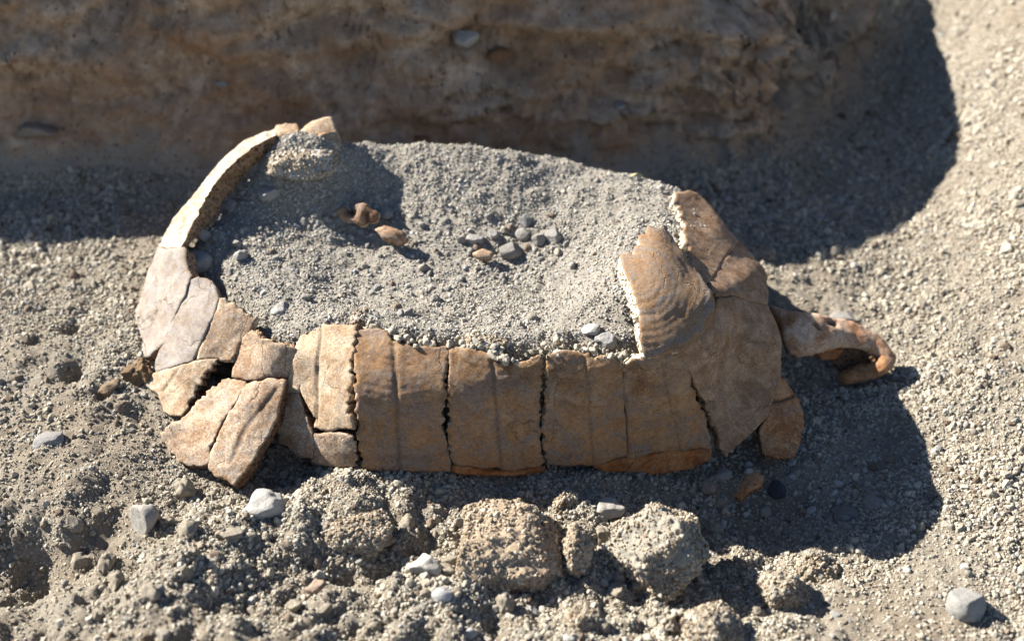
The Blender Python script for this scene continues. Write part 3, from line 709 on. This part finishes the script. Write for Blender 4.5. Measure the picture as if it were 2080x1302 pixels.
# left slumped plates
sp([(511,672),(520,680),(530,690),(545,690),(556,697),(575,699),(600,711),(594,740),(585,767),(562,766),(545,763),(525,770),(500,772),(471,765),(472,750),(479,717),(493,688)],
   B_S, .22, [B_left, E_brown], label='small pinkish plate between the cream plate and the slumped ones', seed=31, relief=.05)
sp([(470,769),(497,776),(494,788),(480,815),(455,850),(440,882),(425,912),(428,938),(410,946),(385,942),(365,935),(345,912),(324,878),(345,862),(380,835),(403,809),(424,790),(448,770)],
   C_S, .22, [B_left, E_dark], label='pitted pale plate slumped lowest at the left', seed=32, relief=.06, teeth=(12,13,14,15,16,17), jit=2.6)
sp([(499,778),(520,776),(545,770),(580,772),(572,800),(566,830),(560,850),(545,880),(530,905),(515,930),(500,955),(475,983),(455,972),(440,968),(425,950),(427,920),(442,885),(457,852),(482,815)],
   C_S, .40, [B_left, E_dark], label='tan slumped plate with a thick dark broken edge', seed=33, relief=.06, jit=2.4, lift=.06, grooves=[([(560,790),(500,870),(470,940)], 5, .03)])
sp([(387,567),(400,563),(419,567),(435,582),(444,604),(438,628),(425,655),(410,690),(391,731),(360,742),(340,747),(317,755),(315,740),(318,727),(341,674),(355,646),(377,604)],
   D_S, .22, [B_grey, E_brown], label='pale pinkish upper left plate beside the dark gap', seed=34, relief=.04)
sp([(447,606),(456,606),(480,620),(500,632),(521,643),(508,671),(491,686),(479,715),(468,733),(446,733),(444,728),(398,731),(413,692),(428,657),(441,628)],
   D_S, .22, [B_left, E_pale], label='pale left plate with a crumbled top edge against the soil', seed=35, relief=.05, teeth=(1,2,3))
sp([(316,757),(342,749),(362,744),(396,734),(444,730),(430,748),(412,770),(391,809),(378,830),(366,845),(345,842),(331,835),(322,801),(300,785),(288,770)],
   D_S, .22, [B_cream, E_dark], label='pale plate with a toothed lower edge over the dark slit', seed=36, relief=.05, teeth=(4,5,6,7), lift=.03, grooves=[([(365,745),(330,795)], 2.5, .03)])
sp([(319,503),(335,506),(374,504),(380,548),(386,562),(377,590),(358,634),(344,668),(335,697),(322,704),(300,722),(279,727),(262,706),(247,680),(275,632),(290,590),(302,550)],
   E_S, .36, [B_grey, E_brown], label='long bleached plate at the far left of the shell', seed=37, relief=.035, grooves=[([(285,640),(295,660),(285,700)], 1.8, .03), ([(345,520),(330,600),(300,690)], 5, .012)])

# arched rear left wall plate, seen on its broken edge
Cc = [(320,500,3.0),(329,489,3.05),(347,446,3.45),(372,421,3.65),(397,390,3.9),(427,350,4.2),(458,317,4.45),(495,286,4.75),(524,274,4.92),(556,262,5.08)]
Aa = [(368,503,3.55),(373,488,3.65),(387,455,3.9),(402,430,4.08),(415,409,4.2),(430,383,4.4),(446,360,4.55),(476,330,4.8),(507,300,5.05),(560,276,5.22)]
Bb = [(377,508,3.25),(390,494,3.35),(424,457,3.5),(445,427,3.7),(458,404,3.85),(472,381,4.05),(487,360,4.2),(511,335,4.45),(530,319,4.65),(560,300,4.9)]
def lerp_path(pts, n):
    W = np.array([at_z(*p) for p in pts]); s = np.concatenate([[0], np.cumsum(np.linalg.norm(np.diff(W, axis=0), axis=1))]); t = np.linspace(0, s[-1], n)
    W = np.stack([np.interp(t, s, W[:, k]) for k in range(3)], -1)
    for _ in range(60): W[1:-1] = (W[:-2] + 2 * W[1:-1] + W[2:]) / 4
    return W
def loft(rows, mats, mrows, parent, label, seed, rough):
    n = len(rows[0]); m = len(rows)
    V = np.vstack(rows); F = []; mi = []
    for j in range(m):
        j2 = (j + 1) % m
        for i in range(n - 1):
            F.append((j * n + i, j * n + i + 1, j2 * n + i + 1, j2 * n + i)); mi.append(mrows[j])
    F.append(tuple(j * n for j in range(m))); mi.append(1)
    F.append(tuple(j * n + n - 1 for j in reversed(range(m)))); mi.append(1)
    o = centred('arched_plate', V, F, mats, mi, parent, {'groove': np.zeros(len(V)), 'ring': np.zeros(len(V))}); o['label'] = label
    import bmesh
    bm = bmesh.new(); bm.from_mesh(o.data); bmesh.ops.recalc_face_normals(bm, faces=bm.faces); bm.to_mesh(o.data); bm.free()
    return o
n_ = 170
cW, aW, bW = lerp_path(Cc, n_), lerp_path(Aa, n_), lerp_path(Bb, n_)
dW = cW + (bW - aW) * 0.9
rows, mr_ = [], []
def span(p, q, k, rough, mat, seed, bulge=0.0):
    for i in range(k):
        f = i / k
        R = p * (1 - f) + q * f
        w = math.sin(math.pi * f)
        nrm = np.cross(np.gradient(p, axis=0), q - p); nrm /= np.linalg.norm(nrm, axis=1)[:, None] + 1e-9
        R = R + nrm * (rough * fbm(R, 4.0, 4, seed) * (0.3 + w) + bulge * w)[:, None]
        rows.append(R); mr_.append(mat)
wv_ = 0.07 * fbm(aW, 2.2, 4, 88)[:, None] + 0.05 * fbm(aW, 7.0, 3, 89)[:, None]
aW = aW + (aW - cW) * wv_ * 2; cW = cW + (cW - aW) * 1.5 * (0.08 * fbm(cW, 3.0, 4, 90))[:, None]; bW = bW + (bW - aW) * (0.35 * fbm(bW, 3.5, 4, 91))[:, None]
span(cW, aW, 14, .09, 0, 1, 0.06); span(aW, bW, 10, .20, 1, 2); span(bW, dW, 3, .05, 1, 3); span(dW, cW, 4, .05, 1, 4)
loft(rows, [B_arch, E_brown], mr_, shell, 'arched rear left plate showing its brown spongy broken edge', 1, .05)

G_S = tps_px([(612,268,5.15),(640,246,5.35),(673,238,5.45),(691,292,5.0),(650,275,5.15),(560,258,5.1),(600,252,5.2),(560,280,5.0),(605,278,5.05)])
sp([(606,270),(614,262),(630,250),(655,242),(673,238),(677,252),(682,266),(668,268),(650,272),(630,276),(612,278)], G_S, .30, [B_cream, E_brown], label='pale upturned plate tip at the rear left peak', seed=41, relief=.03)
sp([(556,268),(562,256),(580,252),(599,253),(606,264),(600,274),(580,276),(562,277)], G_S, .22, [B_cream, E_brown], label='small pale chip beside the rear peak', seed=42, relief=.05, dome=.05)
R_S = tps_px([(672,262,5.3),(684,262,5.25),(694,294,4.95),(680,300,4.95),(665,290,5.05)])
sp([(652,274),(684,264),(690,280),(694,296),(680,304),(665,298),(656,286)], R_S, .25, [B_left, E_brown], label='brown broken face under the upturned tip', seed=43, relief=.05)

# ---------------------------------------------------------------- loose bones
bone = bpy.data.objects.new('limb_bone', None); bone.location = Vector(at_z(1700, 740, 0.4)); link(bone)
tag(bone, 'orange brown hollow limb bone lying at the right end of the shell', 'bone')
L_S = tps_px([(1572,626,2.0),(1600,670,1.8),(1590,712,1.4),(1680,645,1.75),(1740,660,1.5),(1790,690,1.2),(1818,722,.95),(1660,705,1.4),(1750,702,1.2),(1700,760,.55),(1800,750,.8),(1740,745,.7)])
plate('shaft', [(1566,622),(1600,631),(1640,634),(1680,640),(1712,646),(1745,656),(1782,676),(1805,698),(1819,720),(1806,734),(1786,722),(1760,709),(1730,706),(1700,709),(1675,715),(1650,722),(1625,726),(1604,720),(1590,690),(1582,655)],
      L_S, .22, [B_limb, E_brown], bone, seed=51, relief=.045, dome=.12, bevel=.12, grooves=[([(1648,660),(1660,672)], 3, .06), ([(1682,655),(1694,661)], 5, .12)])
plate('rim', [(1780,708),(1808,706),(1821,722),(1817,742),(1800,756),(1770,766),(1742,773),(1714,779),(1708,762),(1735,748),(1762,741),(1782,733),(1788,722)],
      L_S, .22, [B_rim, E_brown], bone, label='orange lower rim curving under the dark hollow', seed=52, relief=.04, dome=.08, bevel=.1)
plate('hollow', [(1690,702),(1790,704),(1806,730),(1780,748),(1740,758),(1708,752),(1690,730)], L_S, .1, [E_dark, E_dark], bone, label='inner wall of the hollow with its shade painted dark', seed=54, relief=.03, lift=-.42)  # the cavity's shade is put into this wall's dark colour
plate('splinter', [(1655,716),(1690,706),(1712,712),(1702,728),(1672,730)], L_S, .15, [B_orange, E_dark], bone, seed=53, relief=.03, dome=.05, lift=-.15)

PL_S = tps_px([(1575,775,1.5),(1605,790,1.2),(1632,850,.75),(1620,925,.3),(1570,925,.45),(1550,900,.6),(1560,850,1.1),(1590,850,1.05)])
pf = plate('bone_fragment', [(1560,770),(1590,768),(1605,790),(1620,810),(1630,835),(1633,865),(1624,900),(1610,930),(1575,928),(1552,915),(1545,880),(1558,840)],
      PL_S, .25, [B_rim, E_dark], seed=61, relief=.06, jit=2.4, grooves=[([(1560,815),(1590,812),(1612,805)], 3, .08)])
tag(pf, 'dull orange bone fragment tucked below the right end plate', 'bone fragment')
O_S = tps_px([(1495,1000,.25),(1545,960,.45),(1530,1000,.25),(1500,960,.4)])
of = plate('bone_fragment', [(1493,1004),(1506,985),(1518,966),(1535,958),(1550,966),(1545,985),(1522,996),(1505,1012)], O_S, .18, [B_rim, E_dark], seed=62, relief=.05, dome=.06, lift=.1)
tag(of, 'small bright orange bone chip in the shade below the shell point', 'bone fragment')
K_S = tps_px([(685,430,3.75),(770,440,3.72),(725,415,3.95),(730,455,3.55)])
kf = plate('bone_fragment', [(684,430),(697,420),(706,428),(716,424),(722,414),(740,414),(750,424),(768,434),(764,450),(748,452),(738,460),(715,452),(695,444)], K_S, .22, [B_frag, E_pale], seed=63, relief=.08, dome=.12, lift=.2,
      grooves=[([(711,430),(716,434)], 7, .25), ([(745,436),(748,450)], 4, .1)])
tag(kf, 'brown pitted bone fragment with a dark hole on the soil inside the shell', 'bone fragment')
K2_S = tps_px([(765,465,3.58),(825,480,3.5),(790,490,3.45),(800,465,3.65)])
kf = plate('bone_fragment', [(764,466),(780,460),(800,464),(822,474),(826,486),(812,494),(795,488),(778,484)], K2_S, .2, [B_frag, E_brown], seed=64, relief=.05, dome=.12, lift=.2)
tag(kf, 'flat elongated brown chip just right of the pitted bone fragment', 'bone fragment')
K3_S = tps_px([(960,512,3.35),(1002,512,3.35),(980,528,3.25)])
kf = plate('bone_fragment', [(962,513),(980,506),(1003,512),(998,522),(985,526),(972,520)], K3_S, .12, [B_cream, E_brown], seed=65, relief=.03, dome=.05, lift=.15)
tag(kf, 'thin tan flake below the pebble heap inside the shell', 'bone fragment')

# ---------------------------------------------------------------- stones one by one
def dusty(c):
    m_ = sum(c) / 3; c = tuple(m_ + (x - m_) * 0.4 for x in c); return tuple(0.62 * x + 0.38 * y for x, y in zip(c, (.42, .38, .31)))
def C2(a, k=0.62): return tuple(x * k for x in a)
def stone(u, v, w, h, col, label, cat='stone', name='stone', seed=0, rough=.3, facets=6, sink=.30, rot=0.0, flat=0.15, sub=4, pits=False, grit=0, depth=None):
    p = hit(u, v + h * 0.25)
    sink += 0.06
    if grit: rough, facets = 0.12, 16
    if col[0] < col[2] * 1.6 and col[0] > .1 and not grit: col = dusty(col)
    facets += 4
    m = mat_stone(name + '_surface', C2(col), col, 2.5, 0.8, pits)
    me = rock_mesh(name, m, sub, seed, rough, 0.0, facets)
    V = np.empty(len(me.vertices) * 3, np.float32); me.vertices.foreach_get('co', V); V = V.reshape(-1, 3)
    ext = V.max(0) - V.min(0); V = (V - V.min(0)) / ext - 0.5
    rx = w / 84.0 * (np.linalg.norm(p - CAM) / 34.5); rz = h / 84.0 * 1.05 * (1 - flat); ry = depth if depth else (rx * 0.55 + rz * 0.45)
    V = V * np.array([rx, ry, rz])
    c, s = math.cos(rot), math.sin(rot)
    V = np.stack([V[:, 0] * c - V[:, 2] * s, V[:, 1], V[:, 0] * s + V[:, 2] * c], -1)
    if sub >= 5:
        V += V / (np.linalg.norm(V, axis=1)[:, None] + 1e-6) * (0.16 * fbm(V + seed, 1.4, 4, seed) + .13 * np.abs(fbm(V + seed, 3.2, 4, seed + 1)) + .05 * fbm(V + seed, 11.0, 3, seed + 2))[:, None]
    me.vertices.foreach_set('co', V.ravel().astype(np.float32)); me.update()
    o = bpy.data.objects.new(name, me); o.location = Vector((p[0], p[1], p[2] + rz * (0.5 - sink)))
    link(o); tag(o, label, cat)
    if grit:
        gme = me.copy(); n = len(gme.vertices)
        a = gme.attributes.new('dens', 'FLOAT', 'POINT'); a.data.foreach_set('value', np.clip(float(grit) * (1.0 + 1.6 * fbm(V * 1.0 + seed, 1.6, 3, seed + 7)), 0.25, 1).astype(np.float32))
        a = gme.attributes.new('gsize', 'FLOAT', 'POINT'); a.data.foreach_set('value', np.full(n, 0.95))
        gme.materials.clear(); gme.materials.append(M_grain)
        g = bpy.data.objects.new('grain_crust', gme); link(g, o); g['kind'] = 'stuff'
        md = g.modifiers.new('scatter', 'NODES'); md.node_group = G4
    return o
GREY, BLUE, WHITE, TAN, BRN = (.30, .29, .27), (.30, .33, .37), (.66, .63, .56), (.40, .34, .26), (.22, .13, .07)
EARTH = (.44, .35, .25)
# clods in front
stone(1040,1115,215,150,(.45,.35,.245),'largest squarish soil clod in front of the shell','soil clod','soil_clod',201,.22,12,.26,-.12,.0,6,grit=.6)
stone(1172,1110,48,105,EARTH,'narrow upright soil clod right of the largest clod','soil clod','soil_clod',202,.3,9,.25,.1,0,5,grit=.4)
stone(1335,1110,205,150,(.37,.34,.28),'pale rounded soil clod standing half in the shell shadow','soil clod','soil_clod',203,.24,9,.26,.05,.0,6,grit=.6)
stone(1150,1015,50,46,(.38,.34,.27),'small soil clod touching the rear of the largest clod','soil clod','soil_clod',204,.3,5,.3,.2,.1,4,grit=.7)
stone(735,1060,130,70,(.38,.32,.24),'low crumbly soil clod left of the largest clod','soil clod','soil_clod',205,.35,6,.42,.1,.2,5,grit=.9)
stone(1445,1258,110,90,(.36,.33,.27),'grainy soil clod at the bottom edge right of centre','soil clod','soil_clod',206,.32,6,.4,.1,.2,5,grit=.9)
stone(1590,1180,95,100,(.38,.34,.27),'soil clod on the front edge of the shell shadow','soil clod','soil_clod',207,.32,5,.45,.1,.1,5,grit=1.0)
stone(1660,1135,90,70,(.38,.35,.28),'soil clod jutting into the tip of the shell shadow','soil clod','soil_clod',208,.32,6,.45,-.1,.1,5,grit=1.0)
stone(1180,1240,90,60,(.37,.32,.25),'low soil clod below the pale rounded clod','soil clod','soil_clod',209,.35,5,.45,.3,.2,5,grit=.9)
stone(985,686,96,44,(.56,.52,.44),'pale ash lump sitting on the notch of the front rim','soil clod','soil_clod',210,.3,5,.35,0,.1,4,grit=.9)
stone(745,640,62,34,(.44,.42,.38),'pale ash lump behind the front rim near the cream plate','soil clod','soil_clod',211,.3,5,.35,0,.1,4,grit=.8)
stone(612,314,140,54,(.56,.54,.49),'whitish ash lump plastered under the rear left peak','soil clod','soil_clod',212,.25,5,.50,.0,.1,5,grit=.85)
# stones
stone(536,1018,88,56,(.60,.57,.52),'white jagged stone below the slumped left plates','stone','stone',221,.35,7,.3,.1,.2)
stone(298,1050,66,66,(.42,.39,.33),'egg shaped pale grey stone at the lower left','stone','stone',222,.2,4,.2,.15,0)
stone(862,1143,78,60,(.62,.55,.42),'cream white angular stone left of the largest clod','stone','stone',223,.35,8,.3,-.3,.1)
stone(898,1203,44,30,(.50,.54,.60),'small bluish white pebble below the cream white stone','pebble','pebble',224,.2,4)
stone(958,1284,22,26,(.45,.53,.55),'tiny blue green pebble at the bottom edge','pebble','pebble',225,.15,4)
stone(1960,1228,72,60,(.33,.35,.36),'smooth rounded grey stone near the bottom right corner','stone','stone',226,.14,3,.25,0,0)
stone(1576,990,36,42,(.06,.07,.08),'dark rounded pebble in the shade beside the orange chip','pebble','pebble',227,.15,3,.2)
stone(1240,1032,60,40,(.52,.45,.38),'pale crumbly stone in shade between two clods','stone','stone',228,.35,7,.3)
stone(100,888,62,30,(.24,.26,.31),'flat blue grey stone on the left slope','stone','stone',229,.2,5,.4,.2,.2)
stone(286,752,60,50,(.20,.13,.07),'dark brown pitted stone under the far left plate','stone','stone',230,.3,4,.3,.2,0,5,True)
stone(218,783,60,24,(.24,.17,.11),'brown elongated crumb on the left slope','stone','stone',231,.35,5,.35,.5,.1)
stone(405,533,58,44,(.33,.34,.35),'round grey stone wedged against the bleached plate','stone','stone',232,.12,3,.15,0,0)
stone(388,512,30,30,(.33,.34,.34),'small grey stone above the wedged round stone','stone','stone',233,.15,3,.2)
stone(411,475,38,40,(.44,.35,.29),'pinkish stone under the arched plate','stone','stone',234,.2,5,.2,.4,0)
stone(661,339,50,34,(.52,.47,.38),'cream pebble below the rear left peak','pebble','pebble',235,.2,5,.25)
stone(546,388,46,36,(.38,.36,.36),'flat grey stone under the arched plate towards the peak','stone','stone',236,.2,6,.35)
stone(473,411,32,30,(.32,.31,.33),'grey pebble at the dark gap of the arched plate','pebble','pebble',237,.15,4,.3)
stone(858,282,32,22,(.30,.155,.075),'reddish brown pebble on the rear crest of the soil','pebble','pebble',238,.2,5,.3)
stone(1293,356,26,20,(.58,.50,.30),'yellowish pebble on the right part of the rear crest','pebble','pebble',239,.12,3,.3)
stone(1068,448,28,28,(.27,.31,.36),'blue grey pebble standing on top of the pebble heap','pebble','pebble',240,.15,5,.1)
stone(1038,508,48,40,(.24,.22,.20),'brown grey pebble at the front of the pebble heap','pebble','pebble',241,.15,4,.2)
stone(1126,478,40,32,(.30,.30,.31),'grey pebble at the right end of the pebble heap','pebble','pebble',242,.15,4,.2)
stone(1094,483,30,30,(.28,.26,.25),'dark pebble in the middle of the pebble heap','pebble','pebble',243,.15,4,.2)
stone(1064,474,36,30,(.29,.27,.25),'brownish pebble under the blue grey one','pebble','pebble',244,.15,4,.2)
stone(965,487,38,30,(.40,.40,.39),'pale grey pebble at the left end of the pebble heap','pebble','pebble',245,.2,5,.2)
stone(1002,475,24,22,(.36,.36,.36),'small grey pebble in the pebble heap','pebble','pebble',246,.2,5,.2)
stone(1230,690,46,34,(.35,.37,.41),'blue grey stone behind the ash crusted rim corner','stone','stone',247,.25,6,.25)
stone(1200,668,40,30,(.52,.50,.47),'whitish stone just behind the front rim at right','stone','stone',248,.3,6,.25)
stone(785,432,34,26,(.36,.36,.35),'grey pebble right of the pitted bone fragment','pebble','pebble',249,.15,4,.25)
stone(490,516,28,28,(.38,.37,.38),'light grey pebble inside the shell near the left wall','pebble','pebble',250,.2,5,.25,.6)
stone(482,493,24,20,(.30,.26,.22),'brown pebble inside the shell near the left wall','pebble','pebble',251,.2,5,.25)
stone(568,625,40,26,(.36,.37,.39),'bluish stone inside the shell above the small pinkish plate','stone','stone',252,.2,5,.3,.3)
stone(1562,437,42,18,(.34,.27,.22),'brown pebble in deep shade behind the pointed plate','pebble','pebble',253,.2,4,.3)
stone(1704,405,26,16,(.40,.42,.46),'pale pebble in deep shade right of the brown pebble','pebble','pebble',254,.2,4,.3,.4)
stone(1476,402,22,22,(.34,.34,.36),'grey pebble in shade beside the pointed plate tip','pebble','pebble',255,.2,4,.3)
stone(1545,510,56,24,(.45,.41,.32),'sunlit low soil lump behind the right end plates','soil clod','soil_clod',256,.3,4,.35,0,.1,4,grit=.8)
stone(1715,637,60,24,(.27,.28,.29),'grey stone against the hollow limb bone','stone','stone',257,.2,4,.5)
stone(1720,1035,60,40,(.16,.15,.15),'dark stone half sunk in the shell shadow','stone','stone',258,.2,5,.5)
stone(1775,1015,44,36,(.25,.21,.20),'brownish stone near the front edge of the shadow','stone','stone',259,.2,5,.4)
stone(640,1190,50,32,(.40,.30,.23),'pinkish crumbly stone at the bottom left of centre','stone','stone',260,.35,6,.35)
stone(1465,960,40,30,(.42,.38,.34),'pale pebble just under the pointed end of the big plate','pebble','pebble',261,.25,6,.25)
stone(1440,985,34,34,(.36,.28,.22),'tan pebble below the orange strip','pebble','pebble',262,.3,5,.25)
stone(1305,955,22,16,(.35,.30,.25),'small pebble at the foot of the orange strip','pebble','pebble',263,.3,5,.25)
stone(380,826,26,22,(.40,.43,.48),'bluish pebble caught in the dark slit of the left plates','pebble','pebble',264,.2,5,.1)
# pale ash crumbs caught along the broken front rim
RIM = [(735,664),(770,662),(800,690),(850,698),(905,700),(940,700),(985,706),(1010,730),(1050,733),(1100,712),(1150,706),(1185,714),(1210,718),(1250,722),(1290,724)]
mr_ash = mat_stone('rim_ash', (.40, .35, .27), (.62, .57, .47), 3.0, .8)
ra = [rock_mesh('ash_crumb', mr_ash, 3, 860 + i, .5, 0, 6) for i in range(6)]
rr_ = np.random.default_rng(5); rim_names = ['cream plate', 'first brown plate', 'notched plate', 'crusted plate', 'slanting seam plate']
for k in range(170):
    f = rr_.random() * (len(RIM) - 1); i = int(f); g = f - i
    u = RIM[i][0] * (1 - g) + RIM[i + 1][0] * g; v = RIM[i][1] * (1 - g) + RIM[i + 1][1] * g + rr_.normal() * 7 - 6
    s_ = .028 + .12 * rr_.random() ** 3
    zz = 3.58 + (RIM[i][1] * -0.0) ; p = at_z(u, v, 3.50 + rr_.uniform(-.05, .06) - s_ * .2)
    o = bpy.data.objects.new('ash_crumb', ra[k % 6]); o.location = Vector(p); o.scale = (s_, s_, s_); o.rotation_euler = tuple(rr_.uniform(0, 6.28, 3)); link(o)
    ends = (720, 760) if u < 760 else (760, 912) if u < 912 else (912, 1107) if u < 1107 else (1107, 1265) if u < 1265 else (1265, 1300)
    q = (u - ends[0]) / (ends[1] - ends[0]); part = 'left end' if q < .25 else 'left half' if q < .5 else 'right half' if q < .75 else 'right end'
    w = rim_names[0 if u < 760 else 1 if u < 912 else 2 if u < 1107 else 3 if u < 1265 else 4]
    tag(o, ('tiny' if s_ < .08 else 'small') + ' pale ash crumb on the rim at the ' + part + ' of the ' + w, 'ash crumb', 'ash crumbs along the front rim')
stone(452,750,34,26,(.30,.25,.20),'brown crumb in the wide end of the dark slit','stone','stone',265,.3,5,.3)
stone(428,778,30,26,(.27,.23,.19),'dull stone in the middle of the dark slit','stone','stone',266,.3,5,.3)
# stones in the bank
def bank_stone(u, v, w, h, col, label, seed, **k):
    col = (col[0] * .5 + .21, col[1] * .5 + .145, col[2] * .5 + .095) if seed not in (271, 272, 274) else col
    o = stone(u, v, w * .8, h * .8, col, label, 'stone', 'stone', seed, sink=.42, **k); return o
bank_stone(945,68,70,50,(.50,.42,.34),'pale stone stuck high in the earth bank above the shell',271)
bank_stone(1012,102,60,44,(.26,.13,.06),'rusty brown lump standing in for a hole right of the pale stone',272)  # brown lump added in place of a hole in the bank face
bank_stone(880,50,40,24,(.36,.36,.36),'dull stone left of the pale one in the bank',273)
bank_stone(498,153,22,18,(.40,.15,.05),'small orange crumb in the bank at left',274)
bank_stone(450,165,40,20,(.30,.29,.28),'dull brownish stone left of the orange crumb in the bank',275)
bank_stone(232,220,42,20,(.36,.28,.21),'tan stone in the bank at far left',276)
bank_stone(75,255,110,50,(.27,.24,.22),'broad dull brown stone low in the bank at far left',277)
bank_stone(1690,22,24,50,(.42,.41,.40),'slim pale stone at the dark corner of the bank',278)
bank_stone(1500,245,70,44,(.26,.19,.14),'brown stone at the foot of the bank on the right',279)
bank_stone(1260,212,30,24,(.38,.35,.32),'pale stone low in the bank right of centre',280)

# crumbs of soil in front
rc_ = np.random.default_rng(77)
cl = [rock_mesh('soil_crumb', mat_stone('crumb_surface', (.26, .22, .165), (.44, .39, .31), 3.0, .9), 4, 700 + i, .5, 0, 6) for i in range(8)]
REG = [(20, 1000), (330, 985), (640, 1030), (900, 1040), (1450, 1060), (1560, 1290), (20, 1295)]
k = 0; crumbs = []
while k < 70:
    u = rc_.uniform(0, 1600); v = rc_.uniform(980, 1300)
    if poly_dist(np.array([u]), np.array([v]), REG)[0] < 0: continue
    p = hit(u, v); s_ = .10 + .24 * rc_.random() ** 1.8
    o = bpy.data.objects.new('soil_crumb', cl[k % 8]); o.location = Vector(p) + Vector((0, 0, s_ * .1)); o.scale = (s_ * 1.15, s_, s_)
    o.rotation_euler = tuple(rc_.uniform(0, 6.28, 3)); link(o)
    crumbs.append((o, u, v, s_)); k += 1
# small pebbles: each is told by its colour and what lies beside it
LM_IN = [((430, 520), 'near the left wall inside the shell'), ((560, 430), 'under the arched rear left plate inside the shell'), ((740, 470), 'around the pitted bone fragment inside the shell'),
         ((1050, 480), 'around the pebble heap inside the shell'), ((850, 360), 'below the rear crest inside the shell'), ((1220, 420), 'near the upright pointed plate inside the shell'),
         ((1220, 620), 'left of the banded plate inside the shell'), ((1000, 640), 'behind the middle front plate inside the shell'), ((700, 610), 'behind the cream plate inside the shell'), ((900, 540), 'in the middle of the soil inside the shell')]
LM_FR = [((100, 1150), 'in the lower left corner hollow'), ((300, 1100), 'near the egg shaped stone'), ((540, 1060), 'in front of the white jagged stone'), ((740, 1110), 'beside the low crumbly clod'),
         ((880, 1180), 'near the cream white angular stone'), ((1050, 1250), 'below the largest clod'), ((1250, 1220), 'below the pale rounded clod'), ((1180, 1060), 'between the two big clods'),
         ((450, 1250), 'at the bottom edge left of centre'), ((700, 1260), 'at the bottom edge near centre'), ((950, 1030), 'at the shaded foot of the front wall')]
LM_RT = [((1700, 900), 'in the shell shadow right of the fragment'), ((1850, 700), 'beyond the tip of the limb bone'), ((2000, 800), 'on the sunlit soil at the right edge'), ((1950, 1150), 'near the smooth rounded grey stone'),
         ((1700, 1240), 'on the sunlit soil below the shell shadow'), ((1880, 1020), 'along the right edge of the shell shadow')]
LM_LF = [((80, 620), 'on the sunlit left slope near the frame edge'), ((200, 560), 'on the left slope beside the bleached plate'), ((200, 800), 'on the left slope near the brown pitted stone'), ((80, 850), 'on the left slope near the flat blue grey stone')]
LM_BK = [((1400, 300), 'in the bank shade behind the rear crest'), ((1560, 440), 'in the bank shade near the pointed plate'), ((1750, 330), 'in the bank shade towards its right end')]
def pebbles(n, region, group, marks, kinds, smin, smax, seed):
    r = np.random.default_rng(seed)
    protos = [(nm, rock_mesh('pebble', m, 3, seed * 10 + i, .3, 0, 8)) for i, (nm, m) in enumerate(kinds * 2)]
    k = 0
    while k < n:
        u = r.uniform(min(p[0] for p in region), max(p[0] for p in region)); v = r.uniform(min(p[1] for p in region), max(p[1] for p in region))
        if poly_dist(np.array([u]), np.array([v]), region)[0] < 0: continue
        p = hit(u, v); s = smin + (smax - smin) * r.random() ** 2.2
        nm, me = protos[int(r.integers(len(protos)))]
        o = bpy.data.objects.new('pebble', me)
        o.location = Vector(p) + Vector((0, 0, s * 0.08)); o.scale = (s, s, s); o.rotation_euler = tuple(r.uniform(0, 6.28, 3))
        size = 'tiny' if s < smin + .25 * (smax - smin) else 'small'
        where = min(marks, key=lambda q: math.hypot(q[0][0] - u, q[0][1] - v))[1]
        link(o); tag(o, size + ' ' + nm + ' pebble ' + where, 'pebble', group); k += 1
PK = {n: mat_stone('pebble_' + n, C2(c, .75), c, 2.0, .8) for n, c in (('grey', (.36, .345, .315)), ('buff', (.44, .40, .33)), ('brown', (.31, .24, .18)), ('pale grey', (.40, .39, .37)), ('whitish', (.58, .56, .52)))}
def pk(*n): return [(a, PK[a]) for a in n]
pebbles(95, [(430,540),(560,400),(760,420),(1200,440),(1240,560),(1240,680),(720,640),(540,610)], 'pebbles on the soil inside the shell', LM_IN, pk('grey','buff','grey','pale grey','buff','grey','brown'), .07, .16, 3)
pebbles(22, [(930,440),(1140,430),(1160,500),(1050,530),(930,510)], 'pebbles on the soil inside the shell', LM_IN, pk('grey','buff','grey','brown'), .10, .18, 13)
pebbles(45, [(0,980),(330,990),(640,1020),(1400,1040),(1500,1300),(0,1300)], 'pebbles in front of the shell', LM_FR, pk('grey','buff','brown','whitish','buff'), .09, .20, 4)
pebbles(45, [(1640,800),(1900,850),(2080,600),(2080,1300),(1600,1300),(1500,1040)], 'pebbles on the soil right of the shell', LM_RT, pk('grey','buff','brown','pale grey','whitish'), .08, .17, 5)
pebbles(25, [(0,560),(240,500),(230,700),(280,900),(0,900)], 'pebbles on the soil left of the shell', LM_LF, pk('grey','buff','brown','buff'), .09, .18, 6)
pebbles(35, [(1480,420),(1300,250),(1700,280),(1900,400),(1800,480),(1560,480)], 'pebbles in the shade of the bank', LM_BK, pk('grey','pale grey','whitish','buff'), .07, .15, 8)

for o, u, v, s_ in crumbs:
    where = min(LM_FR, key=lambda q: math.hypot(q[0][0] - u, q[0][1] - v))[1]
    tag(o, ('small' if s_ < .18 else 'larger') + ' rough crumb of soil ' + where, 'soil crumb', 'soil crumbs in front of the shell')

LM_SH = [((1480, 980), 'under the pointed end of the big plate'), ((1600, 950), 'below the rusty bone fragment'), ((1700, 1000), 'in the middle of the shell shadow'), ((1560, 1090), 'in the shaded hollow behind the clods'), ((1300, 1000), 'in shade at the foot of the orange strip')]
pebbles(60, [(1280,985),(1450,950),(1640,880),(1760,960),(1740,1100),(1480,1130),(1450,1030)], 'pebbles in the shell shadow', LM_SH, pk('brown','buff','whitish','grey','brown','buff'), .07, .17, 21)
